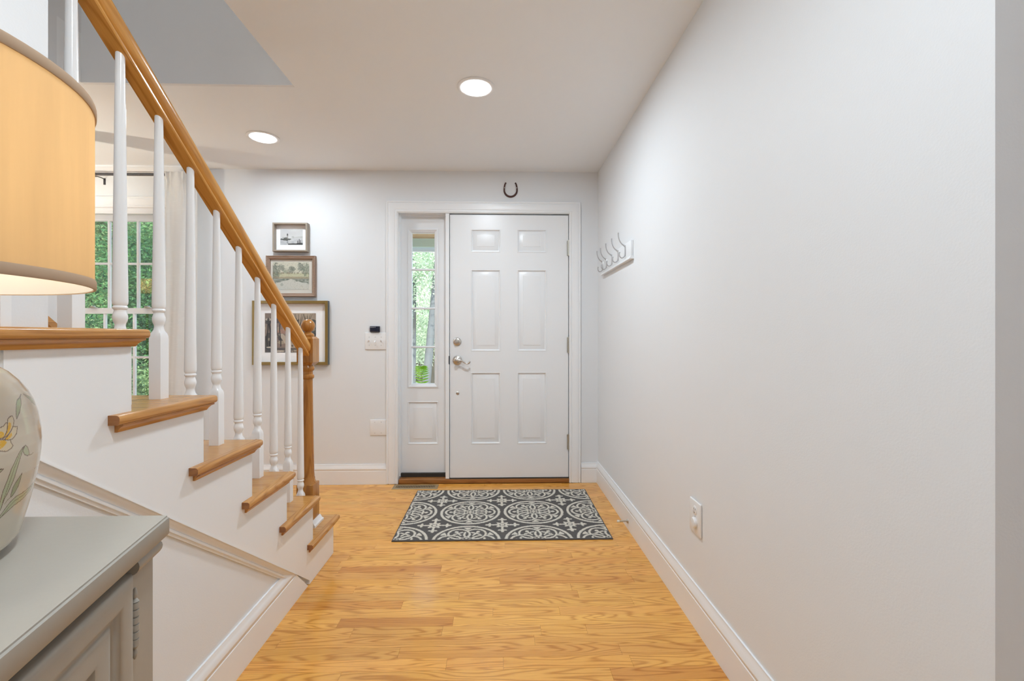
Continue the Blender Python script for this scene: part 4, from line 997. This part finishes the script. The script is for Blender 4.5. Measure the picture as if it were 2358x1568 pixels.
seglen = np.r_[0, np.cumsum(np.hypot(np.diff(pa[:, 0]), np.diff(pa[:, 1])))]
tt = np.concatenate([np.linspace(0, .11, 5)[:-1], np.arange(.11, seglen[-1]-.06, .0007), np.linspace(seglen[-1]-.06, seglen[-1], 8)])
rr = np.interp(tt, seglen, pa[:, 0]); zz_ = np.interp(tt, seglen, pa[:, 1])
TH, RR = np.meshgrid(thv, rr); _, ZZ = np.meshgrid(thv, zz_)
cream = np.array([.55, .48, .375]); VC = np.ones(TH.shape+(3,))*cream
THd = np.degrees(TH)
def inside(poly, X, Y):
    r_ = np.zeros(X.shape, bool); n = len(poly)
    for i in range(n):
        x1_, y1_ = poly[i]; x2_, y2_ = poly[(i+1) % n]
        if y1_ == y2_: continue
        r_ ^= ((y1_ > Y) != (y2_ > Y)) & (X < (x2_-x1_)*(Y-y1_)/(y2_-y1_)+x1_)
    return r_
def dline(pts_, X, Y, closed=False):
    best = np.full(X.shape, 9.); n = len(pts_); ks = .00272   # degrees -> metres on the belly
    for i in range(n if closed else n-1):
        ax, ay = pts_[i]; bx, by = pts_[(i+1) % n]; ax *= ks; bx *= ks; dx, dy = bx-ax, by-ay
        t_ = np.clip(((X*ks-ax)*dx+(Y-ay)*dy)/max(1e-12, dx*dx+dy*dy), 0, 1); best = np.minimum(best, np.hypot(X*ks-ax-t_*dx, Y-ay-t_*dy))
    return best
PT = {
 'leafA':[(28.64,1.092),(26.86,1.0896),(25.19,1.0843),(23.19,1.0792),(21.63,1.0749),(19.68,1.0708),(18.6,1.0688),(18.88,1.0718),(19.89,1.0777),(21.13,1.0829),(23.27,1.0871),(25.72,1.0889)],
 'leafB':[(30.8,1.0912),(33.55,1.0891),(37.97,1.0859),(41.91,1.0813),(42.59,1.0775),(42.39,1.0752),(38.77,1.0767),(34.84,1.0811),(33.42,1.0857)],
 'p1':[(13.76,1.0674),(14.21,1.0705),(15.41,1.0724),(16.81,1.0731),(17.13,1.0712),(17.05,1.0678),(16.38,1.064),(15.55,1.061),(14.18,1.0577),(12.85,1.055),(10.57,1.053),(11.35,1.0546),(12.68,1.0585),(13.3,1.0629)],
 'p0':[(7.72,1.0633),(10.33,1.0641),(11.85,1.065),(12.8,1.0672),(13.56,1.0676),(13.52,1.0634),(12.68,1.0585),(11.35,1.0546),(10.23,1.0533),(7.3,1.0551)],
 'p2':[(16.14,1.0621),(18.24,1.061),(17.63,1.0575),(17.2,1.0546),(15.8,1.0519),(14.67,1.0502),(12.95,1.0502),(11.13,1.0517),(12.85,1.0544),(14.58,1.0581),(15.55,1.061)],
 'p3':[(7.09,1.0539),(10.01,1.0524),(11.85,1.0509),(13.73,1.0498),(13.89,1.047),(14.79,1.0434),(14.05,1.0415),(12.34,1.0399),(11.24,1.0398),(9.8,1.041),(6.67,1.0438)],
 'y0':[(10.11,1.0606),(11.01,1.0594),(11.74,1.057),(10.79,1.0543),(9.67,1.0533),(8.21,1.0542),(8.64,1.0614)],
 'y1':[(14.15,1.0672),(15.27,1.0666),(15.23,1.0632),(14.02,1.0584),(12.46,1.0553),(10.96,1.0528),(12.29,1.0574),(13.5,1.0621)],
 'y2':[(11.13,1.052),(13.01,1.0543),(14.74,1.0567),(14.9,1.0538),(13.73,1.0518),(12.4,1.0509)],
 'y3':[(7.99,1.0527),(11.13,1.0511),(12.04,1.0488),(11.46,1.0465),(10.35,1.0446),(9.24,1.0433),(7.78,1.0443)],
 'curl':[(21.46,1.0395),(22.84,1.0366),(23.84,1.0324),(24.46,1.0277),(23.08,1.0274),(21.08,1.0299),(20.12,1.0334),(19.69,1.0371)],
 'tail':[(24.46,1.0274),(26.27,1.0269),(27.69,1.028)],
 'long':[(21.46,1.0395),(19.69,1.0382),(18.01,1.0348),(16.69,1.0302),(15.38,1.025),(14.28,1.0199),(12.91,1.0091),(11.9,0.9994),(11.67,0.9905),(11.44,0.9802),(11.9,0.9765),(12.77,0.9816),(13.39,0.9902),(14.62,0.9964),(15.98,1.0059),(17.16,1.0177),(18.39,1.0278),(19.54,1.0338),(19.88,1.0356),(21.27,1.0393)],
 'longv':[(19.69,1.037),(18.01,1.0313),(16.69,1.0254),(15.61,1.0189),(14.41,1.0083),(13.66,0.9977),(12.88,0.9872)],
 'bud':[(20.52,1.011),(20.45,1.0057),(19.85,0.998),(18.6,0.993),(17.49,0.9902),(16.53,0.9894),(16.45,0.9928),(16.69,0.9993),(17.95,1.0043),(19.43,1.0079)],
 'stem':[(16.53,0.9895),(15.16,0.9879),(14.24,0.9851)],
 'leaf2':[(40.89,0.9908),(35.14,0.9909),(29.64,0.989),(23.96,0.9878),(19.73,0.9873),(17.01,0.9843),(15.14,0.98),(13.3,0.9745),(12.02,0.9699),(12.49,0.9662),(13.54,0.972),(16.44,0.9751),(19.77,0.9784),(25.49,0.98),(30.3,0.9829),(35.83,0.9861),(39.57,0.988)],
 'leaf2v':[(37.44,0.9915),(30.16,0.9865),(24.72,0.9841),(19.83,0.9835),(16.93,0.9793),(14.29,0.9736)],
 'hair':[(39.6,1.0097),(35.2,1.0089),(31.45,1.0085)],
 'tip':[(10.71,1.0231),(10.01,1.0214),(8.55,1.0193),(7.78,1.0218),(9.24,1.0233)]}
G_ = (.33, .34, .19); G2 = (.42, .43, .27); PET = (.60, .50, .33); YEL = (.66, .37, .02); LN = (.13, .075, .05)
def put(mask, c_):
    VC[mask] = c_
for k in ('p0', 'p3', 'p2', 'p1'): put(inside(PT[k], THd, ZZ), PET)
for k in ('y0', 'y1', 'y2', 'y3'): put(inside(PT[k], THd, ZZ) & (rng.random(ZZ.shape) > .05), YEL)
for k in ('leafA', 'leafB', 'bud'): put(inside(PT[k], THd, ZZ), G_)
for k in ('long', 'leaf2', 'curl', 'tip'): put(inside(PT[k], THd, ZZ), G2)
for k in ('p0', 'p1', 'p2', 'p3', 'leafA', 'leafB', 'bud', 'long', 'leaf2', 'curl', 'tip'): put(dline(PT[k], THd, ZZ, True) < .00042, LN)
for k in ('tail', 'longv', 'stem', 'leaf2v', 'hair'): put(dline(PT[k], THd, ZZ) < .00034, (.16, .13, .07))
gridmesh('jar', CX+RR*np.cos(TH), CY+RR*np.sin(TH), ZZ, VC, GLAZE, lamp, (CX, CY, ZT))
BR = plain('antique_brass', (.45, .32, .14), .3, 1)
MB().lathe([(.050, 1.149), (.052, 1.153), (.045, 1.158), (.02, 1.162), (.012, 1.17), (.012, 1.20), (.02, 1.205), (.02, 1.25), (.008, 1.255)], (CX, CY, 0), 28).build('neck', BR, lamp)
MB().lathe([(.004, 1.255), (.022, 1.275), (.032, 1.30), (.030, 1.325), (.016, 1.345), (.003, 1.35)], (CX, CY, 0), 24).build('bulb', BULB, lamp)
RS = .205; zb_, zt_ = 1.2105, 1.428
MB().lathe([(RS, zb_+.001), (RS, zt_-.001)], (CX, CY, 0), 96, cap=False).build('shade', SHADE, lamp, recalc=False, smooth=180)
MB().lathe([(RS-.0016, zb_+.001), (RS-.0016, zt_-.001)], (CX, CY, 0), 96, cap=False).build('shade_liner', SHADEW, lamp, recalc=False, smooth=180)
def band(z0, z1):
    return MB().lathe([(RS-.0010, z0), (RS+.0012, z0), (RS+.0018, z0+.002), (RS+.0018, z1-.002), (RS+.0012, z1), (RS-.0010, z1), (RS-.0010, z0)], (CX, CY, 0), 96, cap=False).build('shade_trim', BAND, lamp)
band(zb_, zb_+.0110); band(zt_-.0115, zt_)
sp_ = MB()
for k in range(3):
    a = 2*PI*k/3+.5; sp_.tube([(CX, CY, 1.39), (CX+RS*.5*math.cos(a), CY+RS*.5*math.sin(a), 1.395), (CX+(RS-.003)*math.cos(a), CY+(RS-.003)*math.sin(a), 1.418)], .0012, 6)
sp_.lathe([(.01, 1.385), (.01, 1.40)], (CX, CY, 0), 12); sp_.tube([(CX-.02, CY, 1.25), (CX-.045, CY, 1.30), (CX-.03, CY, 1.36), (CX, CY, 1.39)], .0015, 6).tube([(CX+.02, CY, 1.25), (CX+.045, CY, 1.30), (CX+.03, CY, 1.36), (CX, CY, 1.39)], .0015, 6)
sp_.build('spider', BR, lamp)
pd = bpy.data.lights.new('bulb_light', 'POINT'); pd.energy = 1.95; pd.color = (1, .92, .80); pd.shadow_soft_size = .04
po = bpy.data.objects.new('bulb_light', pd); col.objects.link(po); po.location = (0, 0, 1.375-ZT); po.parent = lamp

# second lamp, in the dining room behind the left wall; only its reflection in the window shows
l2x, l2y, l2z = -3.614, 2.49, 1.672
la2 = thing('table_lamp', (l2x, l2y, 0), 'slim dining room lamp whose lit drum shade is mirrored in the window', 'lamp')
MB().lathe([(.13, 0), (.13, .015), (.02, .03), (.011, .06), (.011, 1.62)], (l2x, l2y, 0), 24).build('stand', BR, la2)
MB().lathe([(.105, 1.60), (.105, 1.745)], (l2x, l2y, 0), 48, cap=False).build('shade', SHADE, la2, recalc=False, smooth=180)
MB().lathe([(.004, 1.62), (.022, 1.64), (.030, 1.665), (.026, 1.69), (.003, 1.71)], (l2x, l2y, 0), 20).build('bulb', BULB, la2)
pd = bpy.data.lights.new('bulb_light', 'POINT'); pd.energy = 100; pd.color = (1, .90, .74); pd.shadow_soft_size = .03
po = bpy.data.objects.new('bulb_light', pd); col.objects.link(po); po.location = (0, 0, 1.70); po.parent = la2

# ------------------------------------------------------------ outside
struct('ground', MB().box(-30, 20, D+.17, 60, -.9, -.8), GROUND, smooth=0, label='leaf-littered woodland ground outside')
pb = thing('porch_beam', (-.6, 5.4, 2.18), 'green painted porch fascia under a brown wooden soffit outside the sidelight', 'porch')
MB().box(-2.4, 2.4, 5.55, 5.60, 2.173, 2.220).build('drip_edge', WHITEX, pb, smooth=0)
MB().box(-2.4, 2.4, 5.50, 5.55, 2.220, 2.330).build('fascia', ROOF, pb, smooth=0)
for k in range(6): MB().box(-2.4, 2.4, 4.30+.2*k, 4.494+.2*k, 2.318, 2.33).build('soffit_board', PORCHW, pb, smooth=0)
def leaves(n, cfun, size, seed, spread=.9):
    r = np.random.default_rng(seed); c = cfun(r, n); n = len(c)
    a = r.normal(size=(n, 3)); a[:, 2] *= .7; a /= np.linalg.norm(a, axis=1)[:, None]; b = r.normal(size=(n, 3)); b -= a*(a*b).sum(1)[:, None]; b /= np.linalg.norm(b, axis=1)[:, None]
    s = size*r.uniform(.6, 1.3, (n, 1)); nrm_ = np.cross(a, b)
    P = np.stack([c-a*s, c+b*s*.45+nrm_*s*.1, c+a*s, c-b*s*.45+nrm_*s*.1], 1).reshape(-1, 3)
    Fq = np.arange(4*n).reshape(-1, 4); return P, Fq
def leafobj(name, P, Fq, mat, parent, origin):
    me = bpy.data.meshes.new(name); me.vertices.add(len(P)); me.vertices.foreach_set('co', (P-np.array(origin)).astype(np.float32).ravel())
    me.loops.add(Fq.size); me.loops.foreach_set('vertex_index', Fq.astype(np.int32).ravel()); me.polygons.add(len(Fq)); me.polygons.foreach_set('loop_start', np.arange(0, Fq.size, 4, dtype=np.int32))
    me.update(calc_edges=True); me.materials.append(mat); o = link(name, me, parent, origin); return tag(o, kind='stuff')
def clumps(center, rad, nc, sq=1.0):
    def fn(r, n):
        cc = r.normal(size=(nc, 3)); cc /= np.linalg.norm(cc, axis=1)[:, None]; cc *= r.uniform(.35, 1, (nc, 1)); cc = cc*np.array(rad)+np.array(center)
        k = r.integers(0, nc, n); return cc[k]+r.normal(size=(n, 3))*np.array(rad)*.16
    return fn
def tree(x, y, hgt, rad, mat, bark, label, seed, n=7000, size=.07, tr=.14, lean=(0, 0), low=None, group=None, nm='tree'):
    t = thing(nm, (x, y, -.8), label, 'tree' if nm == 'tree' else 'shrub', group)
    if tr:
        pts_ = [(x+lean[0]*k/6, y+lean[1]*k/6, -.8+hgt*k/6) for k in range(7)]
        MB().tube(pts_, [tr*(1.25-.1*k) for k in range(7)], 12).build('trunk', bark, t)
    zc = -.8+hgt if low is None else low
    P, Fq = leaves(n, clumps((x+lean[0], y+lean[1], zc), rad, 60), size, seed)
    leafobj('foliage', P, Fq, mat, t, (x, y, -.8)); return t
# dense greenery behind the dining room window
tree(-8.6, 10.2, 3.6, (2.6, 1.6, 2.6), LEAFM, BARKB, 'tall bright green tree filling the upper left window panes', 1, 60000, .036, .045, low=3.2)
tree(-5.6, 8.6, 2.4, (2.2, 1.3, 2.0), LEAFD, BARKB, 'dark green bushy tree behind the middle window panes', 2, 55000, .032, .04, low=1.7)
tree(-9.0, 12.6, 4.5, (3.6, 1.6, 3.6), LEAFD, BARKB, 'deep green tree behind the others beyond the window', 3, 40000, .05, .05, low=3.4)
tree(-7.4, 8.4, 1.0, (1.9, 1.0, 1.1), LEAFM, BARKB, 'sunlit mid green shrub below the window meeting rail', 4, 30000, .03, 0, low=.35, nm='shrub')
tree(-5.9, 7.2, .9, (1.5, .7, 1.1), LEAFM, BARKB, 'mid green shrub low outside the window', 5, 26000, .028, 0, low=-.1, nm='shrub')
tree(-12.5, 17, 6, (4.5, 2, 5), LEAFM, BARKB, 'far green tree at the left behind the dark tree', 6, 14000, .11, .2, low=4.0)
tree(-7.0, 18, 6, (4.2, 2, 4.6), LEAFM, BARKB, 'far green tree in the gap between window and door', 7, 14000, .11, .2, low=3.8)
# grey trunks and pale foliage seen through the sidelight
tree(-2.18, 11.5, 6, (2.4, 1.2, 1.6), LEAFL, BARK, 'grey straight trunk with pale leaves in the left of the sidelight', 8, 16000, .038, .105, (.10, 0), low=3.35)
tree(-1.72, 10.6, 6, (1.6, 1.0, 1.3), LEAFL, BARK, 'grey leaning trunk in the right of the sidelight', 9, 11000, .036, .085, (.55, 0), low=3.0)
tree(-2.25, 15.5, 7, (2.6, 1.5, 2.4), LEAFL, BARKB, 'brown trunk between the two grey ones outside the sidelight', 10, 20000, .045, .12, (.2, 0), low=2.5)
tree(-3.4, 20, 6, (5, 2, 2.6), LEAFL, BARKB, 'pale woodland tree farthest beyond the sidelight', 11, 30000, .06, .16, low=1.2)
# fern in a pot outside, by the sidelight
fn_ = thing('potted_fern', (-.745, 4.55, 0), 'bright green fern frond seen at the bottom of the sidelight', 'plant')
MB().lathe([(.10, 0), (.14, .28), (.15, .30), (.135, .30), (.12, .27)], (-.745, 4.55, .0), 28).build('pot', plain('terracotta', (.35, .15, .08), .8), fn_)
MB().box(-1.6, .9, D+.18, 5.4, -.10, 0).box(-1.5, .8, D+.3, 5.3, -.8, -.1)
struct('porch_floor', MB().box(-1.7, 1.2, D+.17, 5.5, -.10, 0), plain('porch_deck', (.6, .65, .70), .7), smooth=0, label='pale porch deck outside the door')
def frond(bx, by, bz, dirx, diry, ln, h):
    m = MB(); n = 22; sp = []
    for k in range(n+1):
        t_ = k/n; sp.append(Vector((bx+dirx*ln*t_, by+diry*ln*t_, bz+h*math.sin(t_*1.75)/math.sin(1.57))))
    m.tube(sp, [.004-.0028*k/n for k in range(n+1)], 6)
    for k in range(3, n):
        t_ = k/n; tn = (sp[k+1]-sp[k-1]).normalized(); side = Vector((1, -.25, 0)) if abs(dirx) < .5 else Vector((0, 1, 0)); side = (side-tn*side.dot(tn)).normalized()
        l_ = .085*math.sin(PI*min(1, (1-t_)*1.15+.02))**.7 if t_ > .12 else .04
        for s_ in (-1, 1):
            b = sp[k]; tip = b+side*s_*l_+tn*l_*.38+Vector((0, 0, -.010)); wv = tn*.0085
            mid = (b+tip)/2
            m.add([b-wv*.6, mid-wv, tip, mid+wv, b+wv*.6], [(0, 1, 2, 3, 4)])
    return m
for q, (dx_, dy_, ln, hh) in enumerate(((-.05, -.1, .14, .56), (.9, .4, .25, .34), (-.9, .3, .25, .34), (.4, .9, .25, .36), (-.5, .8, .25, .33))):
    frond(-.745, 4.55, .29, dx_, dy_, ln, hh).build('frond', FERN, fn_, recalc=False, smooth=0)
